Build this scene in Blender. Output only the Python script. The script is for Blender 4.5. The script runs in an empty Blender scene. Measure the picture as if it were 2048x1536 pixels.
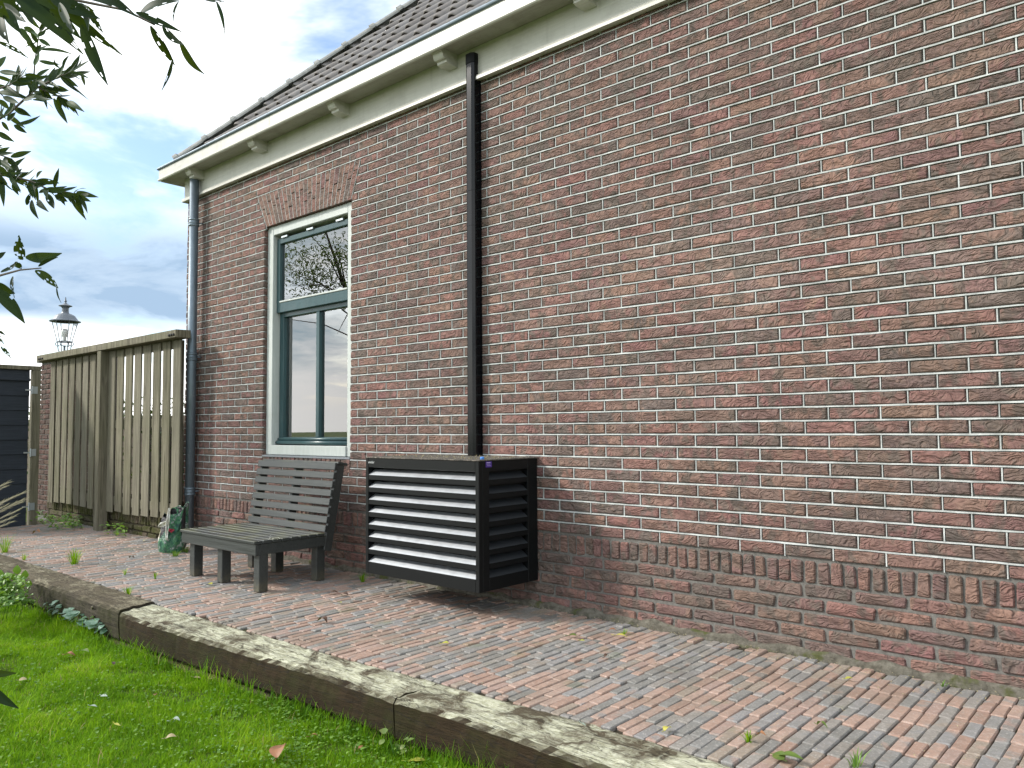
import bpy, math, random
import numpy as np
from mathutils import Vector, Matrix

rng = random.Random(7)
nrg = np.random.default_rng(11)
R = math.radians
sc = bpy.context.scene
COL = sc.collection

# ------------------------------------------------------------------ camera
CAM = np.array([4.55508, -3.56311, 1.02923])
FWD = np.array([-0.6608985, 0.74832698, 0.05674412])
RGT = np.array([0.74923487, 0.66226285, -0.00741847])
UPV = np.array([0.04313096, -0.03761181, 0.99836119])
FPX = 1565.556                       # focal length for a 2048 px wide frame
cd = bpy.data.cameras.new('camera')
cd.lens = FPX / 2048 * 36
cd.sensor_width = 36
cd.sensor_fit = 'HORIZONTAL'
cd.clip_start = 0.02
cd.clip_end = 2000
cam = bpy.data.objects.new('camera', cd)
COL.objects.link(cam)
cam.matrix_world = Matrix((
    (RGT[0], UPV[0], -FWD[0], CAM[0]),
    (RGT[1], UPV[1], -FWD[1], CAM[1]),
    (RGT[2], UPV[2], -FWD[2], CAM[2]),
    (0, 0, 0, 1)))
sc.camera = cam


def P(px, py, dist):
    """point seen at a photograph pixel, dist metres from the camera"""
    d = FWD + (px - 1024) / FPX * RGT - (py - 768) / FPX * UPV
    d = d / np.linalg.norm(d)
    return CAM + d * dist


def GZ(px, py, z=0.0):
    d = FWD + (px - 1024) / FPX * RGT - (py - 768) / FPX * UPV
    return CAM + d * ((z - CAM[2]) / d[2])


def proj(q):
    d = np.asarray(q, float) - CAM
    w = d @ FWD
    return 1024 + FPX * (d @ RGT) / w, 768 - FPX * (d @ UPV) / w, w


# ------------------------------------------------------------------ light
SUN_AZ, SUN_EL = 50.0, 33.0          # degrees left of the wall's normal, elevation
sdir = Vector((-math.sin(R(SUN_AZ)) * math.cos(R(SUN_EL)),
               -math.cos(R(SUN_AZ)) * math.cos(R(SUN_EL)), math.sin(R(SUN_EL))))
sl = bpy.data.lights.new('sun', 'SUN')
sl.energy = 2.0
sl.angle = R(9)
sl.color = (1.0, 0.95, 0.87)
so = bpy.data.objects.new('sun', sl)
COL.objects.link(so)
so.rotation_euler = sdir.to_track_quat('Z', 'Y').to_euler()

world = bpy.data.worlds.new('World')
sc.world = world
world.use_nodes = True


class G:
    """tiny node-graph helper"""
    def __init__(s, nt):
        s.nt = nt

    def n(s, t, **kw):
        nd = s.nt.nodes.new(t)
        for k, v in kw.items():
            setattr(nd, k, v)
        return nd

    def put(s, sock, v):
        if v is None:
            return
        if isinstance(v, bpy.types.NodeSocket):
            s.nt.links.new(v, sock)
        elif isinstance(v, (tuple, list)):
            L = len(sock.default_value)
            v = tuple(v)
            sock.default_value = v + (1.0,) * (L - len(v)) if L > len(v) else v[:L]
        else:
            try:
                sock.default_value = v
            except TypeError:
                sock.default_value = (v, v, v)

    def math(s, op, a, b=None, clamp=False):
        nd = s.n('ShaderNodeMath', operation=op, use_clamp=clamp)
        s.put(nd.inputs[0], a)
        s.put(nd.inputs[1], b)
        return nd.outputs[0]

    def vmath(s, op, a, b=None):
        nd = s.n('ShaderNodeVectorMath', operation=op)
        s.put(nd.inputs[0], a)
        s.put(nd.inputs[1], b)
        return nd.outputs[0]

    def noise(s, vec, scale=5, detail=4, rough=.55, dist=0, out=0):
        nd = s.n('ShaderNodeTexNoise')
        s.put(nd.inputs['Vector'], vec)
        nd.inputs['Scale'].default_value = scale
        nd.inputs['Detail'].default_value = detail
        nd.inputs['Roughness'].default_value = rough
        nd.inputs['Distortion'].default_value = dist
        return nd.outputs[out]

    def voronoi(s, vec, scale=5, feature='F1', out=0):
        nd = s.n('ShaderNodeTexVoronoi', feature=feature)
        s.put(nd.inputs['Vector'], vec)
        nd.inputs['Scale'].default_value = scale
        return nd.outputs[out]

    def mr(s, v, a, b, c=0., d=1., smooth=False):
        nd = s.n('ShaderNodeMapRange', interpolation_type='SMOOTHSTEP' if smooth else 'LINEAR')
        s.put(nd.inputs[0], v)
        for i, q in enumerate((a, b, c, d)):
            nd.inputs[1 + i].default_value = q
        return nd.outputs[0]

    def mix(s, f, a, b, mode='MIX'):
        nd = s.n('ShaderNodeMix', data_type='RGBA', blend_type=mode)
        s.put(nd.inputs[0], f)
        s.put(nd.inputs[6], a)
        s.put(nd.inputs[7], b)
        return nd.outputs[2]

    def ramp(s, f, stops, interp='LINEAR'):
        nd = s.n('ShaderNodeValToRGB')
        cr = nd.color_ramp
        cr.interpolation = interp
        while len(cr.elements) < len(stops):
            cr.elements.new(0.5)
        for e, (p, c) in zip(cr.elements, stops):
            e.position = p
            e.color = tuple(c) + (1,)
        s.put(nd.inputs[0], f)
        return nd.outputs[0]

    def pos(s):
        return s.n('ShaderNodeNewGeometry').outputs['Position']

    def nz(s):
        nd = s.n('ShaderNodeSeparateXYZ')
        s.nt.links.new(s.n('ShaderNodeNewGeometry').outputs['Normal'], nd.inputs[0])
        return nd.outputs[2]

    def attr(s, name):
        return s.n('ShaderNodeAttribute', attribute_name=name).outputs['Fac']

    def scale(s, vec, sv):
        return s.vmath('MULTIPLY', vec, sv)

    def shift(s, vec, f, k=(37., 91., 53.)):
        nd = s.n('ShaderNodeCombineXYZ')
        for i in range(3):
            s.put(nd.inputs[i], s.math('MULTIPLY', f, k[i]))
        return s.vmath('ADD', vec, nd.outputs[0])

    def bump(s, h, strength=.5, dist=.01, nrm=None):
        nd = s.n('ShaderNodeBump')
        nd.inputs['Strength'].default_value = strength
        nd.inputs['Distance'].default_value = dist
        s.put(nd.inputs['Height'], h)
        if nrm is not None:
            s.put(nd.inputs['Normal'], nrm)
        return nd.outputs[0]


# ---- sky: clear blue seen between bright broken cloud
wg = G(world.node_tree)
for nd in list(world.node_tree.nodes):
    world.node_tree.nodes.remove(nd)
sky = wg.n('ShaderNodeTexSky', sky_type='NISHITA')
sky.sun_disc = False
sky.sun_elevation = R(SUN_EL)
sky.sun_rotation = math.atan2(sdir.x, sdir.y)
sky.dust_density = 1.0
sky.ozone_density = 2.0
tc = wg.n('ShaderNodeTexCoord').outputs['Generated']
sep = wg.n('ShaderNodeSeparateXYZ')
world.node_tree.links.new(tc, sep.inputs[0])
zz = wg.math('MAXIMUM', sep.outputs[2], 0.0)
den = wg.math('ADD', zz, 0.16)
cmb = wg.n('ShaderNodeCombineXYZ')
wg.put(cmb.inputs[0], wg.math('DIVIDE', sep.outputs[0], den))
wg.put(cmb.inputs[1], wg.math('DIVIDE', sep.outputs[1], den))
cv = wg.vmath('ADD', cmb.outputs[0], (0.3, 6.1, 1.0))
n1 = wg.noise(cv, 1.05, 7, .56, .35)
n2 = wg.noise(wg.vmath('ADD', cv, (9., 4., 2.)), 1.7, 6, .6, .4)
# broken cumulus: mostly cloud, blue in the gaps
cov = wg.mr(n1, .36, .52, 0, 1, True)
# low down a grey-blue layer cloud with bright air under it
low = wg.math('MULTIPLY', wg.mr(sep.outputs[2], .105, .135, 0, 1, True), wg.mr(sep.outputs[2], .20, .30, 1, 0, True))
wdot = wg.math('ADD', wg.math('MULTIPLY', sep.outputs[0], -.85), wg.math('MULTIPLY', sep.outputs[1], .53))
low = wg.math('MULTIPLY', low, wg.mr(wdot, .40, .85, 0, 1, True))
low = wg.math('MULTIPLY', low, wg.mr(n2, .30, .55, 0.62, 1))
haze = wg.mr(sep.outputs[2], .02, .115, 1, 0, True)
shade = wg.mr(n2, .33, .57, 0, 1)
ccol = wg.mix(shade, (0.33, 0.46, 0.54), (1.0, 1.0, 0.99))
ccol = wg.mix(low, ccol, (0.205, 0.285, 0.385))
ccol = wg.mix(haze, ccol, (1.0, 0.985, 0.96))
cov = wg.math('MAXIMUM', cov, wg.math('MAXIMUM', low, haze))
bg1 = wg.n('ShaderNodeBackground')
wg.put(bg1.inputs[0], sky.outputs[0])
bg1.inputs[1].default_value = 0.115
bg2 = wg.n('ShaderNodeBackground')
wg.put(bg2.inputs[0], ccol)
bg2.inputs[1].default_value = 0.95
mx = wg.n('ShaderNodeMixShader')
wg.put(mx.inputs[0], cov)
world.node_tree.links.new(bg1.outputs[0], mx.inputs[1])
world.node_tree.links.new(bg2.outputs[0], mx.inputs[2])
wo = wg.n('ShaderNodeOutputWorld')
world.node_tree.links.new(mx.outputs[0], wo.inputs[0])

vs = sc.view_settings
vs.view_transform = 'Standard'
vs.look = 'None'
vs.exposure = 1.2
vs.gamma = 1.0
vs.use_curve_mapping = False
sc.cycles.use_denoising = True
sc.cycles.max_bounces = 8
sc.cycles.transparent_max_bounces = 12


# ------------------------------------------------------------------ mesh helpers
class MB:
    def __init__(s):
        s.v = []
        s.f = []
        s.a = []          # per-vertex random value
        s.mi = []         # per-face material index

    def add(s, vs, fs, a=0.0, mi=0):
        o = len(s.v)
        s.v += [tuple(map(float, q)) for q in vs]
        s.a += [a] * len(vs)
        for f in fs:
            s.f.append(tuple(o + i for i in f))
            s.mi.append(mi)
        return s

    def box(s, x0, x1, y0, y1, z0, z1, a=0.0, M=None, mi=0):
        vs = [(x, y, z) for x in (x0, x1) for y in (y0, y1) for z in (z0, z1)]
        if M is not None:
            vs = [M @ Vector(q) for q in vs]
        return s.add(vs, [(0, 1, 3, 2), (4, 6, 7, 5), (0, 4, 5, 1), (2, 3, 7, 6), (0, 2, 6, 4), (1, 5, 7, 3)], a, mi)

    def bbox(s, x0, x1, y0, y1, z0, z1, b=.003, a=0.0, jit=0.0, M=None, mi=0):
        """bevelled box, 44 triangles; jit moves whole corners"""
        lo, hi = (x0, y0, z0), (x1, y1, z1)
        vs, idx = [], {}
        for ix in (0, 1):
            for iy in (0, 1):
                for iz in (0, 1):
                    j = [rng.uniform(-jit, jit) for _ in range(3)]
                    c = [(lo, hi)[(ix, iy, iz)[k]][k] + j[k] for k in range(3)]
                    sg = [1 if (ix, iy, iz)[k] == 0 else -1 for k in range(3)]
                    for k in range(3):
                        q = [c[m] + (0 if m == k else sg[m] * b) for m in range(3)]
                        idx[(ix, iy, iz, k)] = len(vs)
                        vs.append(q)
        fs = []
        for k in range(3):
            m, n_ = (k + 1) % 3, (k + 2) % 3
            for sd in (0, 1):
                loop = []
                for (u, w) in ((0, 0), (1, 0), (1, 1), (0, 1)):
                    t = [0, 0, 0]
                    t[k], t[m], t[n_] = sd, u, w
                    loop.append(idx[(*t, k)])
                fs.append(tuple(loop if sd else loop[::-1]))
        for k in range(3):                      # edges running along axis k
            m, n_ = (k + 1) % 3, (k + 2) % 3
            for u in (0, 1):
                for w in (0, 1):
                    t0, t1 = [0, 0, 0], [0, 0, 0]
                    t0[k], t1[k] = 0, 1
                    t0[m] = t1[m] = u
                    t0[n_] = t1[n_] = w
                    q = [idx[(*t0, m)], idx[(*t1, m)], idx[(*t1, n_)], idx[(*t0, n_)]]
                    fs.append(tuple(q if (u == w) else q[::-1]))
        for ix in (0, 1):
            for iy in (0, 1):
                for iz in (0, 1):
                    q = [idx[(ix, iy, iz, k)] for k in range(3)]
                    fs.append(tuple(q if (ix + iy + iz) % 2 == 1 else q[::-1]))
        if M is not None:
            vs = [M @ Vector(q) for q in vs]
        return s.add(vs, fs, a, mi)

    def tube(s, pts, rad, n=10, a=0.0, caps=True, mi=0):
        pts = [Vector(p) for p in pts]
        if not isinstance(rad, (list, tuple)):
            rad = [rad] * len(pts)
        o = len(s.v)
        nv = []
        prev = None
        for i, p in enumerate(pts):
            t = (pts[min(i + 1, len(pts) - 1)] - pts[max(i - 1, 0)]).normalized()
            ref = prev if prev is not None else (Vector((1, 0, 0)) if abs(t.x) < .8 else Vector((0, 1, 0)))
            u = (ref - t * ref.dot(t)).normalized()
            w = t.cross(u)
            prev = u
            for k in range(n):
                an = 2 * math.pi * k / n
                nv.append(p + (u * math.cos(an) + w * math.sin(an)) * rad[i])
        fs = []
        for i in range(len(pts) - 1):
            for k in range(n):
                k2 = (k + 1) % n
                fs.append((i * n + k, i * n + k2, (i + 1) * n + k2, (i + 1) * n + k))
        if caps:
            fs.append(tuple(range(n))[::-1])
            fs.append(tuple((len(pts) - 1) * n + k for k in range(n)))
        return s.add(nv, fs, a, mi)

    def lathe(s, prof, c=(0, 0, 0), n=24, a=0.0, mi=0):
        nv, fs = [], []
        for (r, z) in prof:
            for k in range(n):
                an = 2 * math.pi * k / n
                nv.append((c[0] + r * math.cos(an), c[1] + r * math.sin(an), c[2] + z))
        for i in range(len(prof) - 1):
            for k in range(n):
                k2 = (k + 1) % n
                fs.append((i * n + k, i * n + k2, (i + 1) * n + k2, (i + 1) * n + k))
        return s.add(nv, fs, a, mi)

    def prism(s, poly, axis, a0, a1, a=0.0, mi=0):
        """extrude a polygon given in the two other axes along axis (0 x, 1 y, 2 z)"""
        n = len(poly)
        vs = []
        for t in (a0, a1):
            for (p, q) in poly:
                c = [0, 0, 0]
                c[axis] = t
                o = [k for k in range(3) if k != axis]
                c[o[0]], c[o[1]] = p, q
                vs.append(c)
        fs = [tuple(range(n))[::-1], tuple(range(n, 2 * n))]
        for i in range(n):
            j = (i + 1) % n
            fs.append((i, j, n + j, n + i))
        return s.add(vs, fs, a, mi)

    def mesh(s, name, smooth=False):
        me = bpy.data.meshes.new(name)
        me.from_pydata(s.v, [], s.f)
        if any(s.a):
            at = me.attributes.new('rnd', 'FLOAT', 'POINT')
            at.data.foreach_set('value', s.a)
        if any(s.mi):
            me.polygons.foreach_set('material_index', s.mi)
        if smooth:
            me.polygons.foreach_set('use_smooth', [True] * len(me.polygons))
        me.update()
        return me


def fixn(me):
    import bmesh
    bm = bmesh.new()
    bm.from_mesh(me)
    bmesh.ops.recalc_face_normals(bm, faces=bm.faces)
    bm.to_mesh(me)
    bm.free()


def build(name, mb, mat, parent=None, smooth=False, kind=None, recalc=False, label=None):
    me = mb.mesh(name, smooth)
    if recalc:
        fixn(me)
    return link(name, me, mat, parent, kind, label)


def link(name, me, mat, parent=None, kind=None, label=None):
    if me.materials.__len__() == 0:
        for m in (mat if isinstance(mat, (list, tuple)) else [mat]):
            me.materials.append(m)
    o = bpy.data.objects.new(name, me)
    COL.objects.link(o)
    if parent is not None:
        o.parent = parent
        o.matrix_parent_inverse = parent.matrix_world.inverted() if False else Matrix.Translation(-parent.location)
    if kind:
        o['kind'] = kind
    if label:
        o['label'] = label
    return o


def thing(name, label, cat, loc=(0, 0, 0), group=None):
    o = bpy.data.objects.new(name, None)
    o.empty_display_size = .1
    o.location = loc
    COL.objects.link(o)
    tag(o, label, cat, group)
    return o


def tag(o, label, cat, group=None):
    o['label'] = label
    o['category'] = cat
    if group:
        o['group'] = group
    return o


# ------------------------------------------------------------------ materials
def mat(name, base=(.5, .5, .5), rough=.6, metal=0.0, spec=.5, fn=None):
    m = bpy.data.materials.new(name)
    m.use_nodes = True
    nt = m.node_tree
    b = nt.nodes['Principled BSDF']
    b.inputs['Roughness'].default_value = rough
    b.inputs['Metallic'].default_value = metal
    b.inputs['Specular IOR Level'].default_value = spec
    g = G(nt)
    g.put(b.inputs['Base Color'], base)
    if fn:
        fn(g, b)
    return m


def f_brick(pal, wall=True):
    def fn(g, b):
        r = g.attr('rnd')
        p = g.pos()
        q = g.shift(p, r)
        big = g.noise(g.scale(q, (9, 9, 5)), 1.0, 3, .6, .5)
        base = g.ramp(r, pal, 'LINEAR')
        alt = g.ramp(g.math('FRACT', g.math('MULTIPLY', r, 7.31)), pal, 'LINEAR')
        c = g.mix(g.mr(big, .46, .56, 0, .85, True), base, alt)
        flash = g.noise(g.scale(g.shift(p, r, (11., 5., 71.)), (14, 14, 10)), 1.0, 2, .5, .3)
        c = g.mix(g.mr(flash, .54, .64, 0, .72, True), c, (.118, .100, .084))
        fine = g.noise(q, 140, 3, .7)
        c = g.mix(g.mr(fine, .3, .75, .20, 0), c, (.07, .05, .04))
        c = g.mix(g.mr(g.noise(q, 60, 2, .6), .55, .75, 0, .30), c, (.34, .22, .16))
        lime = g.noise(g.shift(p, r, (3., 17., 29.)), 26, 4, .7)
        c = g.mix(g.mr(lime, .69, .78, 0, .5), c, (.5, .46, .42))
        g.put(b.inputs['Base Color'], c)
        # creased hand-moulded face: wavy folds, mostly lying along the brick
        warp = g.noise(g.scale(q, (10, 10, 16)), 1.0, 1, .5, 0, 1)
        w2 = g.vmath('ADD', g.scale(q, (20, 20, 74)), g.vmath('MULTIPLY', warp, (2.5, 2.5, 9.0)))
        fold = g.noise(w2, 1.0, 1.2, .5, .7)
        fold2 = g.noise(g.vmath('ADD', w2, (5., 3., 8.)), 2.3, 1.5, .55, .5)
        fold = g.math('ADD', g.math('MULTIPLY', g.mr(fold, .30, .66, 0, 1, True), .72), g.math('MULTIPLY', g.mr(fold2, .32, .66, 0, 1, True), .30))
        h = g.math('ADD', fold, g.math('MULTIPLY', fine, .05))
        c = g.mix(g.mr(fold, .10, .45, .30, 0), c, (.075, .057, .047))
        broad = g.noise(g.scale(p, (.55, .55, .9)), 1.0, 4, .6)
        c = g.mix(g.mr(broad, .46, .66, 0, .34), c, (.10, .085, .072))
        streak = g.noise(g.scale(p, (3.2, 3.2, .28)), 1.0, 5, .6, .4)
        c = g.mix(g.mr(streak, .54, .70, 0, .30), c, (.085, .072, .062))
        c = g.mix(g.mr(broad, .30, .46, .16, 0), c, (.42, .34, .29))
        g.put(b.inputs['Base Color'], c)
        g.put(b.inputs['Normal'], g.bump(h, 1.0, .0085))
    return fn


PAL = [(0.0, (0.239, 0.121, 0.104)), (.12, (0.270, 0.162, 0.124)), (.25, (0.157, 0.104, 0.095)), (.38, (0.265, 0.133, 0.115)),
       (.50, (0.131, 0.105, 0.095)), (.63, (0.237, 0.150, 0.113)), (.76, (0.222, 0.109, 0.106)), (.88, (0.144, 0.116, 0.103)), (1.0, (0.231, 0.140, 0.115))]
M_brick = mat('brick', rough=.88, spec=.25, fn=f_brick(PAL))
M_brick_dark = mat('dark_brick', rough=.92, spec=.2, fn=f_brick([(p_, tuple(v * .5 for v in c_)) for p_, c_ in PAL]))  # house brick palette, evenly darkened


def f_core(g, b):
    p = g.pos()
    n_ = g.noise(p, 60, 4, .7)
    c = g.mix(g.mr(n_, .35, .7), (.115, .110, .10), (.19, .184, .17))
    g.put(b.inputs['Base Color'], c)
    g.put(b.inputs['Normal'], g.bump(g.noise(p, 220, 3, .7), .6, .003))


M_mortar = mat('mortar', rough=.95, spec=.2, fn=f_core)


def f_joint(g, b):
    p = g.pos()
    c = g.mix(g.mr(g.noise(p, 11, 4, .65), .36, .66), (.32, .335, .325), (.58, .60, .585))
    c = g.mix(g.mr(g.noise(p, 90, 3, .7), .60, .78, 0, .55), c, (.20, .18, .16))
    g.put(b.inputs['Base Color'], c)
    g.put(b.inputs['Normal'], g.bump(g.noise(p, 160, 3, .7), .4, .002))


M_joint = mat('pointing', rough=.9, spec=.2, fn=f_joint)


def f_plinth(g, b):
    p = g.pos()
    c = g.mix(g.mr(g.noise(p, 30, 5, .7), .35, .68), (.085, .078, .062), (.19, .178, .145))
    c = g.mix(g.mr(g.noise(p, 7, 4, .65), .54, .64, 0, .85), c, (.075, .085, .025))
    g.put(b.inputs['Base Color'], c)
    g.put(b.inputs['Normal'], g.bump(g.noise(p, 90, 5, .75), .9, .01))


M_plinth = mat('footing', rough=.97, spec=.1, fn=f_plinth)

PPAL = [(0.0, (.40, .245, .185)), (.13, (.205, .216, .218)), (.28, (.35, .200, .145)), (.39, (.255, .242, .225)),
        (.50, (.160, .172, .170)), (.61, (.44, .285, .225)), (.74, (.285, .225, .172)), (.82, (.230, .238, .250)), (.93, (.37, .235, .195))]


def f_paver(g, b):
    r = g.attr('rnd')
    p = g.pos()
    q = g.shift(p, r)
    c = g.ramp(r, PPAL, 'CONSTANT')
    alt = g.ramp(g.math('FRACT', g.math('MULTIPLY', r, 5.77)), PPAL, 'CONSTANT')
    c = g.mix(g.mr(g.noise(g.scale(q, (10, 12, 10)), 1.0, 2, .5), .55, .68, 0, .8, True), c, alt)
    c = g.mix(g.mr(g.noise(q, 45, 5, .7), .36, .70, .42, 0), c, (.075, .065, .055))
    c = g.mix(g.mr(g.noise(q, 120, 3, .7), .52, .74, 0, .6), c, (.55, .52, .48))
    c = g.mix(.24, c, (.30, .262, .230))
    # damp dirt and green film that lie across many stones
    dirt = g.noise(p, 1.9, 5, .62)
    c = g.mix(g.mr(dirt, .50, .68, 0, .50), c, (.125, .108, .08))
    c = g.mix(g.mr(g.noise(p, 4.5, 4, .6), .60, .74, 0, .40), c, (.12, .15, .05))
    g.put(b.inputs['Base Color'], c)
    g.put(b.inputs['Normal'], g.bump(g.noise(q, 110, 5, .75), .55, .004))
    g.put(b.inputs['Roughness'], g.mr(g.noise(q, 30, 3), .3, .7, .62, .9))


M_paver = mat('paver', rough=.8, spec=.35, fn=f_paver)


def f_soil(g, b):
    p = g.pos()
    c = g.mix(g.mr(g.noise(p, 40, 5, .7), .3, .7), (.028, .024, .018), (.085, .072, .05))
    c = g.mix(g.mr(g.noise(p, 9, 4, .6), .55, .68, 0, .7), c, (.05, .062, .02))
    g.put(b.inputs['Base Color'], c)
    g.put(b.inputs['Normal'], g.bump(g.noise(p, 150, 4, .8), .8, .006))


M_soil = mat('joint_sand', rough=.97, spec=.1, fn=f_soil)


def f_paint(c0, c1, grain=(3, 60, 60), gs=.12, dirt=(.2, .21, .15), da=.35, bmp=.12):
    def fn(g, b):
        p = g.pos()
        gr = g.noise(g.scale(p, grain), 1.0, 5, .65, 1.2)
        c = g.mix(g.mr(gr, .35, .68), c0, c1)
        c = g.mix(g.mr(g.noise(p, 5.5, 5, .7), .50, .75, 0, da), c, dirt)
        c = g.mix(g.mr(g.noise(g.scale(p, (26, 26, 2.0)), 1.0, 5, .7), .56, .76, 0, da), c, dirt)
        g.put(b.inputs['Base Color'], c)
        g.put(b.inputs['Normal'], g.bump(gr, bmp, .004))
    return fn


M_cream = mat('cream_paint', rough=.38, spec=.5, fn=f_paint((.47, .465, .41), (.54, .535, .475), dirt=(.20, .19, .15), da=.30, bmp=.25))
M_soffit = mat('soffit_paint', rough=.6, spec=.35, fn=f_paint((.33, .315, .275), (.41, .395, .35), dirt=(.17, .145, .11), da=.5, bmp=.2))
M_frame = mat('window_frame_paint', rough=.35, fn=f_paint((.44, .475, .45), (.51, .535, .51), grain=(30, 30, 4), da=.15, bmp=.05))
M_sash = mat('sash_paint', rough=.28, fn=f_paint((.018, .055, .062), (.028, .075, .082), grain=(30, 30, 4), dirt=(.1, .13, .12), da=.25, bmp=.05))


def f_zinc(g, b):
    p = g.pos()
    c = g.mix(g.mr(g.noise(g.scale(p, (8, 8, 2.5)), 1.0, 5, .65), .3, .7), (.120, .160, .195), (.20, .245, .285))
    c = g.mix(g.mr(g.noise(p, 16, 5, .7), .6, .8, 0, .5), c, (.42, .44, .44))
    g.put(b.inputs['Base Color'], c)
    g.put(b.inputs['Roughness'], g.mr(g.noise(p, 12, 3), .3, .7, .38, .6))


M_zinc = mat('zinc', rough=.45, metal=.55, fn=f_zinc)
def f_tile(g, b):
    r = g.n('ShaderNodeObjectInfo').outputs['Random']
    p = g.pos()
    c = g.mix(r, (.125, .112, .104), (.195, .185, .182))
    c = g.mix(g.mr(g.noise(p, 22, 5, .7), .5, .75, 0, .6), c, (.27, .24, .20))
    c = g.mix(g.mr(g.noise(p, 80, 3, .7), .55, .75, 0, .4), c, (.09, .085, .08))
    g.put(b.inputs['Base Color'], c)
    g.put(b.inputs['Normal'], g.bump(g.noise(p, 160, 3, .7), .25, .003))
M_tile = mat('roof_tile', rough=.6, spec=.4, fn=f_tile)
def f_ridge(g, b):
    p = g.pos()
    c = g.mix(g.mr(g.noise(p, 14, 5, .7), .35, .68), (.19, .195, .185), (.31, .315, .30))
    g.put(b.inputs['Base Color'], c)
    g.put(b.inputs['Normal'], g.bump(g.noise(p, 120, 3, .7), .3, .003))
M_ridge = mat('ridge_tile', rough=.65, spec=.35, fn=f_ridge)
M_dark = mat('dark_underlay', (.012, .012, .012), .9)


def f_black(g, b):
    p = g.pos()
    n_ = g.noise(p, 260, 2, .6)
    c = g.mix(g.mr(g.noise(p, 35, 5, .75), .60, .80, 0, .35), (.0035, .0045, .005), (.03, .031, .029))
    g.put(b.inputs['Base Color'], c)
    g.put(b.inputs['Normal'], g.bump(n_, .12, .001))


M_black = mat('black_powder_coat', rough=.5, spec=.22, fn=f_black)
M_duct = mat('black_duct', (.003, .0036, .005), .16, spec=.30)
def f_blade(g, b):
    p = g.pos()
    c = g.mix(g.mr(g.noise(g.scale(p, (30, 4, 60)), 1.0, 5, .7), .35, .72), (.54, .57, .60), (.61, .635, .66))
    g.put(b.inputs['Base Color'], c)
    g.put(b.inputs['Roughness'], g.mr(g.noise(p, 22, 4, .7), .3, .7, .48, .58))
M_blade_shaded = mat('louvre_blade_shaded', (.10, .115, .13), .45, metal=.8)  # front blade metal again, with the side's shade and dim reflection in its colour
M_blade = mat('louvre_blade', rough=.38, metal=1.0, fn=f_blade)


def f_dirtytop(g, b):
    p = g.pos()
    c = g.mix(g.mr(g.noise(p, 55, 5, .75), .42, .62), (.035, .034, .032), (.16, .14, .115))
    c = g.mix(g.mr(g.noise(p, 130, 3, .8), .60, .70, 0, .9), c, (.42, .38, .32))
    g.put(b.inputs['Base Color'], c)
    g.put(b.inputs['Normal'], g.bump(g.noise(p, 150, 3, .8), .6, .004))


M_dirtytop = mat('dirty_lid', rough=.8, spec=.3, fn=f_dirtytop)


def f_bench(g, b):
    r = g.attr('rnd')
    p = g.shift(g.pos(), r)
    gr = g.noise(g.scale(p, (2.5, 70, 70)), 1.0, 5, .7, 1.0)
    c = g.mix(g.mr(gr, .3, .7), (.020, .024, .0235), (.046, .052, .050))
    alg = g.math('MULTIPLY', g.mr(g.noise(g.pos(), 5, 4, .65), .45, .65), g.mr(g.nz(), .2, .8))
    c = g.mix(g.math('MULTIPLY', alg, .55), c, (.115, .12, .045))
    # weathered feet
    sp = g.n('ShaderNodeSeparateXYZ')
    g.put(sp.inputs[0], g.pos())
    foot = g.math('MULTIPLY', g.mr(sp.outputs[2], .0, .10, 1, 0), g.mr(g.noise(p, 18, 4, .7), .35, .6))
    c = g.mix(g.math('MULTIPLY', foot, .7), c, (.13, .115, .07))
    g.put(b.inputs['Base Color'], c)
    g.put(b.inputs['Normal'], g.bump(gr, .35, .003))
    g.put(b.inputs['Roughness'], g.mr(gr, .3, .7, .34, .5))


M_bench = mat('bench_paint', rough=.45, spec=.5, fn=f_bench)


def f_fence(g, b):
    r = g.attr('rnd')
    p = g.shift(g.pos(), r)
    gr = g.noise(g.scale(p, (30, 30, 1.6)), 1.0, 6, .72, 1.2)
    c = g.mix(g.mr(gr, .36, .66), (.055, .048, .030), (.25, .228, .165))
    c = g.mix(g.mr(g.noise(p, 3, 4, .6), .40, .7, 0, .55), c, (.125, .126, .066))
    c = g.mix(g.math('MULTIPLY', g.math('FRACT', g.math('MULTIPLY', r, 3.7)), .30), c, (.23, .215, .18))
    c = g.mix(g.mr(r, .0, 1.0, .32, 0), c, (.07, .064, .04))
    g.put(b.inputs['Base Color'], c)
    g.put(b.inputs['Normal'], g.bump(gr, .6, .005))


M_fence = mat('fence_wood', rough=.82, spec=.25, fn=f_fence)


def f_gate(g, b):
    p = g.pos()
    gr = g.noise(g.scale(p, (40, 3, 60)), 1.0, 5, .7, 1.0)
    c = g.mix(g.mr(gr, .3, .7), (.009, .014, .022), (.022, .030, .042))
    g.put(b.inputs['Base Color'], c)
    g.put(b.inputs['Normal'], g.bump(gr, .4, .004))


M_gate = mat('gate_stain', rough=.6, spec=.4, fn=f_gate)


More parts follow.
